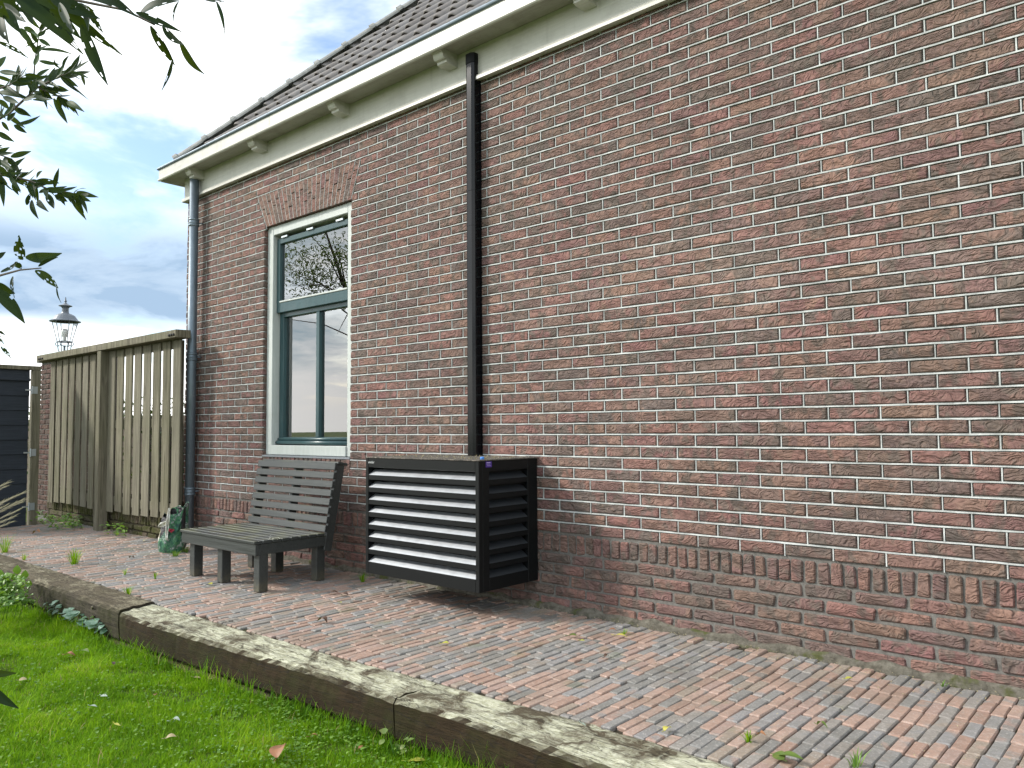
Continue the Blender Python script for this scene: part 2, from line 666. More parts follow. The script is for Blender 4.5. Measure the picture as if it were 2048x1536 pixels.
def f_sleeper(lich, base0, base1):
    def fn(g, b):
        p = g.pos()
        gr = g.noise(g.scale(p, (3.2, 45, 60)), 1.0, 6, .7, 1.6)
        c = g.mix(g.mr(gr, .32, .7), base0, base1)
        # moss on the weather side
        c = g.mix(g.mr(g.noise(p, 5, 5, .7), .44, .66, 0, .75), c, (.030, .031, .010))
        pl = g.vmath('ADD', g.scale(p, (5, 7.5, 7)), g.vmath('MULTIPLY', g.noise(p, 8, 3, .6, 0, 1), (1.2, 1.2, .5)))
        ln = g.noise(pl, 1.0, 6, .72, .6)
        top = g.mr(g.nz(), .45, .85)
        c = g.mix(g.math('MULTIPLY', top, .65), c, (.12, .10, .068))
        crust = g.math('MULTIPLY', top, g.mr(ln, lich[0], lich[1]))
        fib = g.noise(g.scale(p, (22, 90, 60)), 1.0, 4, .75, 1.5)
        pale = g.mix(g.mr(fib, .33, .66), lich[3], lich[2])
        c = g.mix(crust, c, pale)
        crack = g.noise(g.scale(p, (1.5, 26, 20)), 1.0, 4, .6, .8)
        c = g.mix(g.mr(g.math('ABSOLUTE', g.math('SUBTRACT', crack, .5)), .004, .018, .8, 0), c, (.02, .016, .012))
        g.put(b.inputs['Base Color'], c)
        h = g.math('ADD', g.math('ADD', gr, g.math('MULTIPLY', crust, .5)), fib)
        g.put(b.inputs['Normal'], g.bump(h, .8, .006))
    return fn


M_sleep_b = mat('sleeper_lichen', rough=.93, spec=.2, fn=f_sleeper((.39, .55, (.60, .60, .48), (.27, .27, .165)), (.016, .010, .005), (.048, .031, .016)))
M_sleep_a = mat('sleeper_grey', rough=.95, spec=.2, fn=f_sleeper((.48, .70, (.46, .43, .32), (.20, .18, .11)), (.030, .025, .018), (.085, .073, .054)))
M_sleep_l = mat('sleeper_mossy', rough=.95, spec=.1, fn=f_sleeper((.40, .55, (.16, .17, .05), (.07, .085, .02)), (.022, .018, .012), (.055, .045, .03)))


def f_lawn(g, b):
    p = g.pos()
    c = g.mix(g.mr(g.noise(p, 12, 5, .7), .35, .68), (.05, .075, .018), (.09, .125, .028))
    c = g.mix(g.mr(g.noise(p, 5, 4, .6), .58, .72, 0, .6), c, (.085, .07, .03))
    g.put(b.inputs['Base Color'], c)
    g.put(b.inputs['Normal'], g.bump(g.noise(p, 200, 3, .8), .8, .01))


M_lawn = mat('lawn_soil', rough=.95, spec=.1, fn=f_lawn)


def leafmat(name, c0, c1, c2=None, trans=.35, rough=.45, n_scale=9, spec=.4):
    def fn(g, b):
        r = g.attr('rnd')
        c = g.mix(r, c0, c1)
        p = g.pos()
        if c2:
            c = g.mix(g.mr(g.noise(g.shift(p, r), n_scale, 3, .6), .5, .72, 0, .8), c, c2)
        g.put(b.inputs['Base Color'], c)
        tr = g.n('ShaderNodeBsdfTranslucent')
        g.put(tr.inputs[0], g.mix(.4, c, (.28, .42, .015)))
        ms = g.n('ShaderNodeMixShader')
        ms.inputs[0].default_value = trans
        out = [n for n in g.nt.nodes if n.type == 'OUTPUT_MATERIAL'][0]
        g.nt.links.new(b.outputs[0], ms.inputs[1])
        g.nt.links.new(tr.outputs[0], ms.inputs[2])
        g.nt.links.new(ms.outputs[0], out.inputs[0])
    return mat(name, rough=rough, spec=spec, fn=fn)


def f_grass(g, b):
    r = g.attr('rnd')
    c = g.ramp(r, [(0, (.060, .17, .006)), (.30, (.12, .28, .006)), (.62, (.22, .42, .010)), (.90, (.34, .50, .020)), (.955, (.36, .48, .04)), (.97, (.42, .36, .16)), (1, (.40, .30, .14))])
    g.put(b.inputs['Base Color'], c)
    tr = g.n('ShaderNodeBsdfTranslucent')
    g.put(tr.inputs[0], g.mix(.3, c, (.28, .42, .015)))
    ms = g.n('ShaderNodeMixShader')
    ms.inputs[0].default_value = .42
    out = [n for n in g.nt.nodes if n.type == 'OUTPUT_MATERIAL'][0]
    g.nt.links.new(b.outputs[0], ms.inputs[1])
    g.nt.links.new(tr.outputs[0], ms.inputs[2])
    g.nt.links.new(ms.outputs[0], out.inputs[0])
M_grass = mat('grass_blade', rough=.6, spec=.15, fn=f_grass)
M_leaf = leafmat('shrub_leaf', (.008, .022, .010), (.045, .080, .030), None, .12, .55, 9, .10)
M_weed = leafmat('weed_leaf', (.07, .17, .025), (.17, .31, .035), None, .35, .4)
M_ivy = leafmat('ivy_leaf', (.07, .15, .10), (.14, .24, .17), (.32, .42, .35), .2, .3, 60)
M_straw = leafmat('plume', (.36, .30, .24), (.55, .48, .40), None, .3, .6)
M_dry = leafmat('dry_leaf', (.20, .075, .035), (.30, .14, .065), (.10, .05, .03), .15, .55, 25)
M_drypale = leafmat('pale_leaf', (.36, .30, .16), (.45, .40, .26), (.28, .19, .09), .2, .5, 25)
M_yellow = leafmat('yellow_leaf', (.42, .42, .06), (.55, .50, .12), (.30, .34, .05), .3, .45, 25)
M_greenleaf = leafmat('green_fallen_leaf', (.07, .12, .025), (.12, .19, .04), (.18, .18, .05), .2, .4, 25)
M_silver = leafmat('silver_leaf', (.24, .31, .26), (.32, .38, .33), None, .15, .4)
M_darkdry = leafmat('dark_leaf', (.045, .025, .02), (.09, .045, .03), None, .1, .6)
M_hedge = leafmat('hedge_leaf', (.018, .042, .014), (.045, .085, .022), None, .2, .5)
M_treeleaf = leafmat('tree_leaf', (.06, .09, .045), (.13, .17, .075), None, .3, .4)
M_twig = mat('twig', (.16, .13, .105), .8)
M_bark = mat('bark', (.10, .08, .06), .9)

# glass
M_glass = bpy.data.materials.new('window_glass')
M_glass.use_nodes = True
_nt = M_glass.node_tree
_g = G(_nt)
for nd in list(_nt.nodes):
    if nd.type == 'BSDF_PRINCIPLED':
        _nt.nodes.remove(nd)
_fr = _g.n('ShaderNodeFresnel')
_fr.inputs[0].default_value = 1.75
_gl = _g.n('ShaderNodeBsdfGlossy')
_gl.inputs['Roughness'].default_value = 0.0
_gl.inputs['Color'].default_value = (1, 1, 1, 1)
_tr = _g.n('ShaderNodeBsdfTransparent')
_tr.inputs[0].default_value = (.86, .91, .90, 1)
_ms = _g.n('ShaderNodeMixShader')
_nt.links.new(_g.math('ADD', _g.math('MULTIPLY', _fr.outputs[0], 1.7), .10, True), _ms.inputs[0])
_nt.links.new(_tr.outputs[0], _ms.inputs[1])
_nt.links.new(_gl.outputs[0], _ms.inputs[2])
_nt.links.new(_ms.outputs[0], [n for n in _nt.nodes if n.type == 'OUTPUT_MATERIAL'][0].inputs[0])

M_lglass = M_glass.copy()
M_lglass.name = 'lantern_glass'
for _n in M_lglass.node_tree.nodes:
    if _n.type == 'FRESNEL':
        _n.inputs[0].default_value = 1.2
    if _n.type == 'MATH':
        _n.inputs[1].default_value = .6 if _n.operation == 'MULTIPLY' else .01
    if _n.type == 'BSDF_TRANSPARENT':
        _n.inputs[0].default_value = (.96, .97, .97, 1)
M_room = mat('room_plaster', (.22, .19, .165), .9)
M_curtain = mat('curtain', (.30, .25, .21), .9)
M_blind = mat('blind_slat', (.55, .56, .54), .5)
M_lead = mat('lead', (.23, .25, .27), .5, metal=.3)
M_white = mat('white_plastic', (.75, .76, .76), .4)
M_blue = mat('blue_plastic', (.05, .22, .62), .4)
M_purple = mat('purple_sticker', (.055, .02, .22), .4)
M_lilac = mat('sticker_print', (.42, .36, .62), .5)
M_letter = mat('lettering', (.52, .54, .54), .5)
M_steel = mat('galvanised', (.42, .46, .48), .42, metal=.8)
M_screw = mat('dark_screw', (.02, .018, .016), .5, metal=.4)
M_cap = mat('capstone', (.24, .24, .225), .85)
M_lamp = mat('lantern_metal', (.13, .15, .175), .42, spec=.5)
M_bulb = mat('bulb', (.82, .82, .80), .25)

# ================================================================== the setting
def sheet(name, x0, x1, y0, y1, z, m, nx=1, ny=1, amp=0, kind='structure', parent=None):
    mb = MB()
    vs, fs = [], []
    for j in range(ny + 1):
        for i in range(nx + 1):
            x = x0 + (x1 - x0) * i / nx
            y = y0 + (y1 - y0) * j / ny
            dz = amp * (math.sin(x * 5.1 + 1.3 * math.sin(y * 3.7)) + math.sin(y * 6.3 + x * 2.1)) * .5 if amp else 0
            vs.append((x, y, z + dz))
    for j in range(ny):
        for i in range(nx):
            a = j * (nx + 1) + i
            fs.append((a, a + 1, a + nx + 2, a + nx + 1))
    mb.add(vs, fs)
    return build(name, mb, m, parent, kind=kind)


def lawn_z(x, y):
    return -.215 + .028 * math.exp(-(((y + 1.64) / .13) ** 2)) + .012 * (math.sin(x * 5.1 + 1.3 * math.sin(y * 3.7)) + math.sin(y * 6.3 + x * 2.1)) * .5


sheet('ground', -400, 400, -400, 400, -.33, M_lawn)
mb = MB()
_nx, _ny = 90, 45
_v, _f = [], []
for j in range(_ny + 1):
    for i in range(_nx + 1):
        x = -6 + 11.5 * i / _nx
        y = -6 + 4.43 * j / _ny
        _v.append((x, y, lawn_z(x, y)))
for j in range(_ny):
    for i in range(_nx):
        a = j * (_nx + 1) + i
        _f.append((a, a + 1, a + _nx + 2, a + _nx + 1))
mb.add(_v, _f)
build('lawn', mb, M_lawn, kind='structure')

# ------------------------------------------------------------------ house
XL, XR = -2.80, 6.2                 # wall ends
OPX0, OPX1, OPZ0, OPZ1 = -1.405, -.197, .822, 2.765     # window opening
house = thing('brick_house', 'red brown brick house with white pointing, cream eaves and grey tiled hip roof', 'house', (1.5, 0, 0))

# wall body (mortar) with the window opening left out
mb = MB()
YC = .009
mb.box(XL + .006, OPX0 - .004, YC, .30, -.35, 3.5)
mb.box(OPX1 + .004, XR, YC, .30, -.35, 3.5)
mb.box(OPX0 - .004, OPX1 + .004, YC, .30, -.35, OPZ0 - .012)
mb.box(OPX0 - .004, OPX1 + .004, YC, .30, OPZ1 + .004, 3.5)
wall = build('wall', mb, M_mortar, house)
mb = MB()
for (a, b, c_, d) in ((.302, 1.2, -.35, 3.5), (2.9, 7, -.35, 3.5), (1.2, 2.9, -.35, .88), (1.2, 2.9, 2.45, 3.5)):
    mb.box(XL + .006, XL + .30, a, b, c_, d)
build('side_wall', mb, M_brick, house)

bricks = []          # (x0,x1,y0,y1,z0,z1,style)
C, BL = .0625, .22
Z0 = .43             # top of the upright course


def cut_row(z0, z1, off, x0, x1, jt):
    """stretchers between x0 and x1, joints at off+k*BL"""
    k = math.floor((x0 - off) / BL)
    xs = [x0]
    x = off + k * BL
    while x < x1 - .001:
        if x > x0 + .055 and x < x1 - .055:
            xs.append(x)
        x += BL
    xs.append(x1)
    for a, b in zip(xs, xs[1:]):
        bricks.append([a + (jt / 2 if a > x0 + 1e-6 else 0), b - (jt / 2 if b < x1 - 1e-6 else 0), z0, z1])


NROW = 46
joint_rows = []
ARX = (-1.52, -.085)     # arch top corners
for r_ in range(NROW):
    z0 = Z0 + r_ * C + .0065
    z1 = Z0 + (r_ + 1) * C - .0065
    off = 0.0 if r_ % 2 == 0 else .11
    off += rng.uniform(-.006, .006)
    zc = (z0 + z1) / 2
    if OPZ1 - .02 < zc < 3.050:
        t = (zc - OPZ1) / (3.0515 - OPZ1)
        a, b = OPX0 + .03 - (OPX0 + .03 - ARX[0]) * t, OPX1 - .0 + (ARX[1] - OPX1) * t
        spans = [(XL, a - .010), (b + .010, XR)]
    elif OPZ0 - .1 < zc < OPZ1 - .02:
        spans = [(XL, OPX0), (OPX1, XR)]
    else:
        spans = [(XL, XR)]
    for (a, b) in spans:
        cut_row(z0, z1, off, a, b, .012)
        joint_rows.append((r_, a, b, Z0 + r_ * C))
# upright course
x = XL
while x < XR:
    w = .0485 + rng.uniform(-.003, .003)
    bricks.append([x, min(x + w, XR), .3235 + rng.uniform(-.003, .003), .4215 + rng.uniform(-.003, .002), 'up'])
    x += .0585
# five courses under it
for k in range(5):
    z1 = .3125 - k * C
    off = .07 if k % 2 == 0 else .18
    off += rng.uniform(-.02, .02)
    n0 = len(bricks)
    cut_row(z1 - .0505, z1, off, XL, XR, .015)
    for q in bricks[n0:]:
        q.append('low')
# rowlock sill under the window
x = OPX0
while x < OPX1 - .02:
    bricks.append([x + .004, min(x + .056, OPX1), OPZ0 - .112, OPZ0 - .014, 'sill'])
    x += .0605

items = []
for q in bricks:
    st = q[4] if len(q) > 4 else 'n'
    pp = [proj((X, 0, Z)) for X in q[:2] for Z in q[2:4]]
    xs_ = [a[0] for a in pp]
    ys_ = [a[1] for a in pp]
    infr = max(xs_) > 20 and min(xs_) < 2040 and max(ys_) > 8 and min(ys_) < 1530
    # hidden behind the louvred cover
    hid = q[0] > .72 and q[1] < 1.58 and q[2] > .2 and q[3] < .8
    area = (max(xs_) - min(xs_)) * (max(ys_) - min(ys_)) if infr and not hid else 0
    items.append((area, q, st))
order = sorted(range(len(items)), key=lambda i: -items[i][0])
single = set(order[:300])
rest = MB()
for i, (ar, q, st) in enumerate(items):
    m_ = rest if i not in single else MB()
    yf = rng.uniform(-.0035, .0015)
    tgt = m_
    jit = .0022
    b_ = .0042
    if st in ('up', 'low'):
        jit, b_ = .0035, .006
    tgt.bbox(q[0], q[1], yf, .105, q[2] + rng.uniform(-.001, .001), q[3] + rng.uniform(-.0015, .001), b_, rng.uniform(.001, 1), jit)
    if i in single:
        build('brick', m_, M_brick, wall)
build('brickwork', rest, M_brick, wall, kind='stuff')

# flat arch over the window: splayed bricks, two or three to a rib
NAR = 23
apexx = (OPX0 + OPX1) / 2 + .02
zb, zt = OPZ1, 3.0515
for k in range(NAR):
    u0, u1 = k / NAR, (k + 1) / NAR
    def edge(u, z):
        t = (z - zb) / (zt - zb)
        xb = (OPX0 + .03) + (OPX1 - OPX0 - .03) * u
        xt = ARX[0] + (ARX[1] - ARX[0]) * u
        return xb + (xt - xb) * t
    cuts = [zb, zb + (.105 if k % 2 else .212), zt] if k % 3 else [zb, zb + .16, zt]
    for za, zc in zip(cuts, cuts[1:]):
        g_ = .0036
        z_a, z_c = za + (.004 if za > zb else 0), zc - (.004 if zc < zt else .005)
        yf = rng.uniform(-.003, .002)
        poly = [(edge(u0, z_a) + g_, z_a), (edge(u1, z_a) - g_, z_a), (edge(u1, z_c) - g_, z_c), (edge(u0, z_c) + g_, z_c)]
        mb = MB()
        mb.prism(poly, 1, yf, .105, rng.uniform(.001, 1))
        build('arch_brick', mb, M_brick, wall, recalc=True)

# raised white pointing between the courses
mb = MB()


def strip_h(x0, x1, z, hw=.0034, yf=-.0012):
    n = max(2, int((x1 - x0) / .06))
    vs, fs = [], []
    for i in range(n + 1):
        x = x0 + (x1 - x0) * i / n
        dz = rng.uniform(-.0009, .0009)
        w = hw + rng.uniform(-.0007, .0006)
        y = yf + rng.uniform(-.0006, .0006)
        vs += [(x, YC + .003, z + dz - w), (x, y, z + dz - w), (x, y, z + dz + w), (x, YC + .003, z + dz + w)]
    for i in range(n):
        a, b = i * 4, (i + 1) * 4
        for k in range(3):
            fs.append((a + k, b + k, b + k + 1, a + k + 1))
    fs.append((0, 1, 2, 3))
    fs.append((n * 4 + 3, n * 4 + 2, n * 4 + 1, n * 4))
    mb.add(vs, fs)


for (r_, a, b, z) in joint_rows:
    if r_ == 0:
        continue
    strip_h(a, b, z)
for (ar, q, st) in items:
    if st != 'n':
        continue
    xj = q[1] + .006
    if xj < XR - .02 and not (abs(q[1] - OPX0) < .004):
        w = .0023 + rng.uniform(-.0006, .0006)
        dx = rng.uniform(-.0012, .0012)
        mb.box(xj - w + dx, xj + w + dx, .0014, YC + .002, q[2] - .0035, q[3] + .0035)
for k in range(NAR + 1):
    u = k / NAR
    xb = (OPX0 + .03) + (OPX1 - OPX0 - .03) * u
    xt = ARX[0] + (ARX[1] - ARX[0]) * u
    mb.prism([(xb - .0019, zb), (xb + .0019, zb), (xt + .0019, zt), (xt - .0019, zt)], 1, -.0008, YC + .002)
build('pointing', mb, M_joint, wall, recalc=True)

# rough footing at the bottom of the wall
mb = MB()
n = 120
vs, fs = [], []
for i in range(n + 1):
    x = XL + (XR - XL) * i / n
    h1 = .026 + .014 * math.sin(i * 1.7) * math.sin(i * .43) + rng.uniform(-.006, .008)
    o_ = .018 + rng.uniform(-.006, .012)
    vs += [(x, -o_ - .012, -.05), (x, -o_, h1 * .55), (x, -.004, h1), (x, .02, h1 + .002)]
for i in range(n):
    for k in range(3):
        fs.append((i * 4 + k, (i + 1) * 4 + k, (i + 1) * 4 + k + 1, i * 4 + k + 1))
mb.add(vs, fs)
build('footing', mb, M_plinth, house)

# ------------------------------------------------------------------ eaves
cornice = None
OV = .20
FZ0, FZ1 = 3.462, 3.575
mb = MB()
mb.box(XL - .02, XR, -.026, .01, 3.262, 3.484)
cornice = build('frieze_board', mb, M_cream, house)
mb = MB()
mb.prism([(-.048, 3.258), (-.048, 3.276), (-.040, 3.290), (-.030, 3.296), (-.024, 3.296), (-.024, 3.258)], 0, XL - .04, XR)
build('moulding', mb, M_cream, cornice)
mb = MB()
mb.box(XL - .022, XL + .01, .012, 5, 3.262, 3.484)
mb.box(XL - .045, XL - .024, -.03, 5, 3.258, 3.29)
build('side_frieze', mb, M_cream, cornice)
mb = MB()
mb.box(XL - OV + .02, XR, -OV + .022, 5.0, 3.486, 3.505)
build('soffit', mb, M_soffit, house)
mb = MB()
xe = XL - OV
mb.prism([(-OV, 3.486), (-OV, FZ1), (-OV + .02, FZ1), (-OV + .02, FZ0 + .006), (-OV - .006, FZ0), (-OV - .012, FZ0 + .008), (-OV - .012, FZ0 + .018), (-OV - .006, 3.486)], 0, xe, XR)
fascia = build('fascia_board', mb, M_cream, house, recalc=True)
for xj in (-1.02, 1.55, 3.9):
    mb = MB()
    mb.box(xj, xj + .0022, -OV - .0006, -OV + .004, 3.488, FZ1 - .001)
    build('board_joint', mb, M_dark, fascia)
mb = MB()
mb.box(xe, xe + .02, -OV + .0205, 5, FZ0 + .002, FZ1 - .001)
build('side_fascia', mb, M_cream, fascia)
mb = MB()
mb.tube([(xe - .012, -OV - .004, FZ1 + .012), (XR, -OV - .004, FZ1 + .012)], .0135, 10)
mb.box(xe - .006, XR, -OV + .006, -.02, FZ1 + .001, FZ1 + .006)
gut = build('gutter', mb, M_zinc, house, smooth=False)
mb = MB()
mb.tube([(xe - .010, -OV + .004, FZ1 + .012), (xe - .010, 5, FZ1 + .012)], .0135, 10)
build('side_gutter', mb, M_zinc, gut)
for xr in (-2.43, -1.325, -.185, .975, 2.09, 3.21, 4.33):
    mb = MB()
    mb.prism([(-.024, 3.400), (-.105, 3.400), (-.125, 3.408), (-.128, 3.424), (-.150, 3.426), (-.160, 3.440), (-.168, 3.462), (-.180, 3.464), (-.180, 3.4855), (-.024, 3.4855)],
             0, xr - .088, xr)
    build('bracket', mb, M_cream, cornice, recalc=True)

# ------------------------------------------------------------------ roof
SL = 1.012
ROOFZ = 3.555


def roofz(y):
    return ROOFZ + SL * (y + .055)


HX = XL - .13 + .0        # hip foot (x - y = const)
HK = -2.87
mb = MB()
ytop = 3.2
mb.add([(HK - .09 + .0, -.09, roofz(-.09)), (XR, -.09, roofz(-.09)), (XR, ytop, roofz(ytop)), (HK + ytop, ytop, roofz(ytop)),
        (HK - .09, 5.0, roofz(-.09)), (HK + ytop, 5.0 - .0, roofz(ytop))], [(0, 1, 2, 3), (4, 0, 3, 5)])
roof = build('roof', mb, M_dark, house)


def tile_mesh():
    mb = MB()
    nu, w, ln = 12, .19, .335
    prof = []
    for i in range(nu + 1):
        s = i / nu
        # pan on the left, roll on the right
        if s < .45:
            h = .012 - .014 * math.sin(math.pi * s / .45)
        else:
            h = .012 + .052 * math.sin(math.pi * (s - .45) / .55) ** .8
        prof.append((s * (w + .022) - .01, h))
    vs, fs = [], []
    th = .013
    for j, t in enumerate((0, .03, .5, 1.0)):
        l_ = -.015 + t * ln
        lift = .034 * (1 - t) - (.006 if j == 0 else 0)
        for (x, h) in prof:
            vs.append((x, l_, h + lift))
        for (x, h) in prof:
            vs.append((x, l_, h + lift - th))
    n = nu + 1
    for j in range(3):
        a, b = j * 2 * n, (j + 1) * 2 * n
        for i in range(nu):
            fs.append((a + i, a + i + 1, b + i + 1, b + i))
            fs.append((a + n + i + 1, a + n + i, b + n + i, b + n + i + 1))
        fs.append((a, b, b + n, a + n))
        fs.append((a + nu, a + n + nu, b + n + nu, b + nu))
    for i in range(nu):
        fs.append((i, n + i, n + i + 1, i + 1))
    mb.add(vs, fs)
    me = mb.mesh('roof_tile', True)
    me.materials.append(M_tile)
    # hard edge at the front
    return me


TM = tile_mesh()
ang = math.atan(SL)
ntile = 0
for row in range(0, 12):
    y = -.035 + row * .205
    kx = 0
    x = -3.0 + (.0)
    while x < 3.1:
        if x > HK + y - .34 and x < 3.05 - row * .05:
            # out of the picture above: stop where the photo stops
            px, py, _ = proj((x + .1, y, roofz(y)))
            if py > -90 and px < 1240:
                tm_ = TM
                if x < HK + y + .34:            # hip tile: cut along the hip
                    import bmesh
                    bm_ = bmesh.new()
                    bm_.from_mesh(TM)
                    T_ = Matrix.Translation((x, y, roofz(y) + .004)) @ Matrix.Rotation(ang, 4, 'X')
                    Ti = T_.inverted()
                    bmesh.ops.bisect_plane(bm_, geom=bm_.verts[:] + bm_.edges[:] + bm_.faces[:], plane_co=Ti @ Vector((HK - .02, 0, 0)),
                                           plane_no=(Ti.to_3x3() @ Vector((-1, 1, 0))), clear_outer=True)
                    if len(bm_.faces) < 4:
                        bm_.free()
                        x += .19
                        continue
                    tm_ = bpy.data.meshes.new('roof_tile')
                    bm_.to_mesh(tm_)
                    bm_.free()
                    tm_.materials.append(M_tile)
                o = bpy.data.objects.new('roof_tile', tm_)
                COL.objects.link(o)
                o.parent = roof
                o.matrix_parent_inverse = Matrix.Identity(4)
                o.location = (x + rng.uniform(-.003, .003), y, roofz(y) + .004)
                o.rotation_euler = (ang + rng.uniform(-.008, .008), rng.uniform(-.008, .008), rng.uniform(-.006, .006))
                ntile += 1
        x += .19
# hip ridge: half-round tiles with collars
hd = Vector((1, 1, SL)).normalized()
h0 = Vector((-2.956, -.056, 3.692))
sx = Vector((1, -1, 0)).normalized()
upn = hd.cross(sx)
if upn.z < 0:
    upn = -upn
for k in range(0, 13):
    a = h0 + hd * (.337 * k)
    mb = MB()
    vs, fs = [], []
    nn = 10
    segs = [(0, .078), (.05, .078), (.051, .064), (.375, .060)]
    for (l_, r_) in segs:
        for i in range(nn + 1):
            an = math.pi * i / nn
            q = a + hd * l_ + sx * (r_ * math.cos(an)) + upn * (r_ * math.sin(an) - .02)
            vs.append(q)
    for j in range(len(segs) - 1):
        for i in range(nn):
            fs.append((j * (nn + 1) + i, j * (nn + 1) + i + 1, (j + 1) * (nn + 1) + i + 1, (j + 1) * (nn + 1) + i))
    fs.append(tuple(range(nn + 1)))
    mb.add(vs, fs)
    build('ridge_tile', mb, M_ridge, roof, smooth=False, recalc=True)

# ------------------------------------------------------------------ downpipe
PX, PY = -2.515, -.078
mb = MB()
mb.tube([(PX, PY, -.03), (PX, PY, 3.408)], .041, 20)
pipe = build('downpipe', mb, M_zinc, house, smooth=True, label='grey zinc downpipe with clamp rings at the far corner of the house')
for z in (2.99, 1.72, .47):
    mb = MB()
    for dz in (-.016, .016):
        mb.lathe([(.041, -.012), (.0485, -.008), (.050, 0), (.0485, .008), (.041, .012)], (PX, PY, z + dz * 1.6), 20)
    mb.lathe([(.0415, -.03), (.0455, -.028), (.0455, .028), (.0415, .03)], (PX, PY, z), 20)
    mb.tube([(PX + .02, PY + .03, z), (PX + .03, .02, z)], .006, 6)
    build('clamp_ring', mb, M_zinc, pipe, smooth=True)

# ------------------------------------------------------------------ window
FY = .032
fx0, fx1, fz0, fz1 = OPX0 + .002, OPX1 - .002, OPZ0 + .004, OPZ1 - .002
ix0, ix1, iz0, iz1 = -1.317, -.280, .905, 2.685
mb = MB()
mb.bbox(fx0, ix0, FY, .16, fz0, fz1, .004)
mb.bbox(ix1, fx1, FY, .16, fz0, fz1, .004)
mb.bbox(ix0 + .0005, ix1 - .0005, FY + .001, .16, iz1, fz1 - .001, .004)
mb.bbox(ix0 + .0005, ix1 - .0005, FY - .012, .16, fz0 + .001, iz0, .004)
win = build('window', mb, M_frame, house)
mb = MB()
mb.box(fx0 - .001, fx1, -.004, .05, OPZ0 - .012, OPZ0 + .002)
build('lead_flashing', mb, M_lead, win)
# hinged upper light
UY = .066
uz0, uz1 = 2.022, 2.655
mb = MB()
mb.bbox(ix0 + .003, ix0 + .048, UY, UY + .045, uz0, uz1, .003)
mb.bbox(ix1 - .048, ix1 - .003, UY, UY + .045, uz0, uz1, .003)
mb.bbox(ix0 + .0485, ix1 - .0485, UY + .001, UY + .045, uz1 - .045, uz1, .003)
mb.bbox(ix0 + .0485, ix1 - .0485, UY + .001, UY + .045, uz0, uz0 + .082, .003)
top = build('upper_sash', mb, M_sash, win)
for xh in (-1.19, -.82, -.42):
    mb = MB()
    mb.bbox(xh - .045, xh + .045, UY - .012, UY + .004, uz1 - .004, uz1 + .014, .002)
    build('hinge', mb, M_steel, top)
mb = MB()
mb.bbox(ix0 + .05, ix1 - .05, UY - .004, UY + .012, uz0 + .083, uz0 + .098, .003)
build('glazing_bead', mb, M_frame, top)
mb = MB()
mb.box(ix0 + .040, ix1 - .040, UY + .024, UY + .028, uz0 + .075, uz1 - .04)
build('pane', mb, M_glass, top)
# fixed lower light
LY = .100
lz0, lz1 = iz0 + .004, 2.03
mb = MB()
mb.bbox(ix0 + .002, ix0 + .062, LY, .155, lz0, lz1, .003)
mb.bbox(ix1 - .062, ix1 - .002, LY, .155, lz0, lz1, .003)
mb.bbox(ix0 + .0625, ix1 - .0625, LY + .001, .155, lz0 + .0, lz0 + .062, .003)
mb.bbox(ix0 + .0625, ix1 - .0625, LY + .001, .155, lz1 - .045, lz1, .003)
lowr = build('lower_sash', mb, M_sash, win)
mb = MB()
mb.bbox(-.787, -.744, LY + .002, .152, lz0 + .063, lz1 - .046, .003)
build('glazing_bar', mb, M_sash, lowr)
for (a, b) in ((ix0 + .058, -.783), (-.748, ix1 - .058)):
    mb = MB()
    mb.box(a, b, LY + .03, LY + .034, lz0 + .058, lz1 - .041)
    build('pane', mb, M_glass, lowr)
mb = MB()
mb.tube([(ix0 + .006, .082, iz0 + .022), (ix1 - .004, .082, iz0 + .022)], .017, 10)
mb.tube([(ix0 + .010, .092, iz0 + .050), (ix1 - .004, .092, iz0 + .050)], .011, 10)
build('weather_bar', mb, M_sash, win, smooth=True)

# room behind the window, with windows of its own on the far side
mb = MB()
rx0, rx1, ry0, ry1, rz0, rz1 = -2.45, 1.8, .305, 3.6, .02, 2.95
mb.box(rx0, rx1, ry0, ry1, rz0 - .02, rz0)
mb.box(rx0, rx1, ry0, ry1, rz1, rz1 + .02)
mb.box(rx1, rx1 + .02, ry0, ry1, rz0, rz1)
for (a, b, c_, d) in ((rx0, rx1, rz0, .88), (rx0, rx1, 2.35, rz1), (rx0, -2.35, .88, 2.35), (-1.55, 1.8, .88, 2.35)):
    mb.box(a, b, ry1, ry1 + .04, c_, d)
for (a, b, c_, d) in ((ry0, ry1, rz0, .88), (ry0, ry1, 2.45, rz1), (ry0, 1.2, .88, 2.45), (2.9, ry1, .88, 2.45)):
    mb.box(rx0 - .03, rx0, a, b, c_, d)
build('room', mb, M_room, house)
mb = MB()
for (a, b, c_, d) in ((1.2, 1.26, .88, 2.45), (2.83, 2.9, .88, 2.45), (1.26, 2.83, .88, .95), (1.26, 2.83, 2.38, 2.45), (1.47, 1.52, .95, 2.38), (1.26, 1.47, 1.66, 1.71), (1.52, 2.83, 1.66, 1.71)):
    mb.box(XL + .12, XL + .18, a, b, c_, d)
build('room_window', mb, M_sash, house)
mb = MB()
n = 28
for (xa, xb) in ((ix0 + .02, ix0 + .15),):
    vs, fs = [], []
    for i in range(n + 1):
        x = xa + (xb - xa) * i / n
        y = .26 + .014 * math.sin(i * 1.35)
        vs += [(x, y, .88), (x, y, 2.72)]
    for i in range(n):
        fs.append((2 * i, 2 * i + 2, 2 * i + 3, 2 * i + 1))
    mb.add(vs, fs)
curt = build('curtain', mb, M_curtain, win, smooth=True)
mb = MB()
for i in range(24):
    z = 2.12 + i * .0235
    mb.box(ix0 + .18, ix1 - .03, .19, .212, z, z + .0016)
build('blind', mb, M_blind, win)

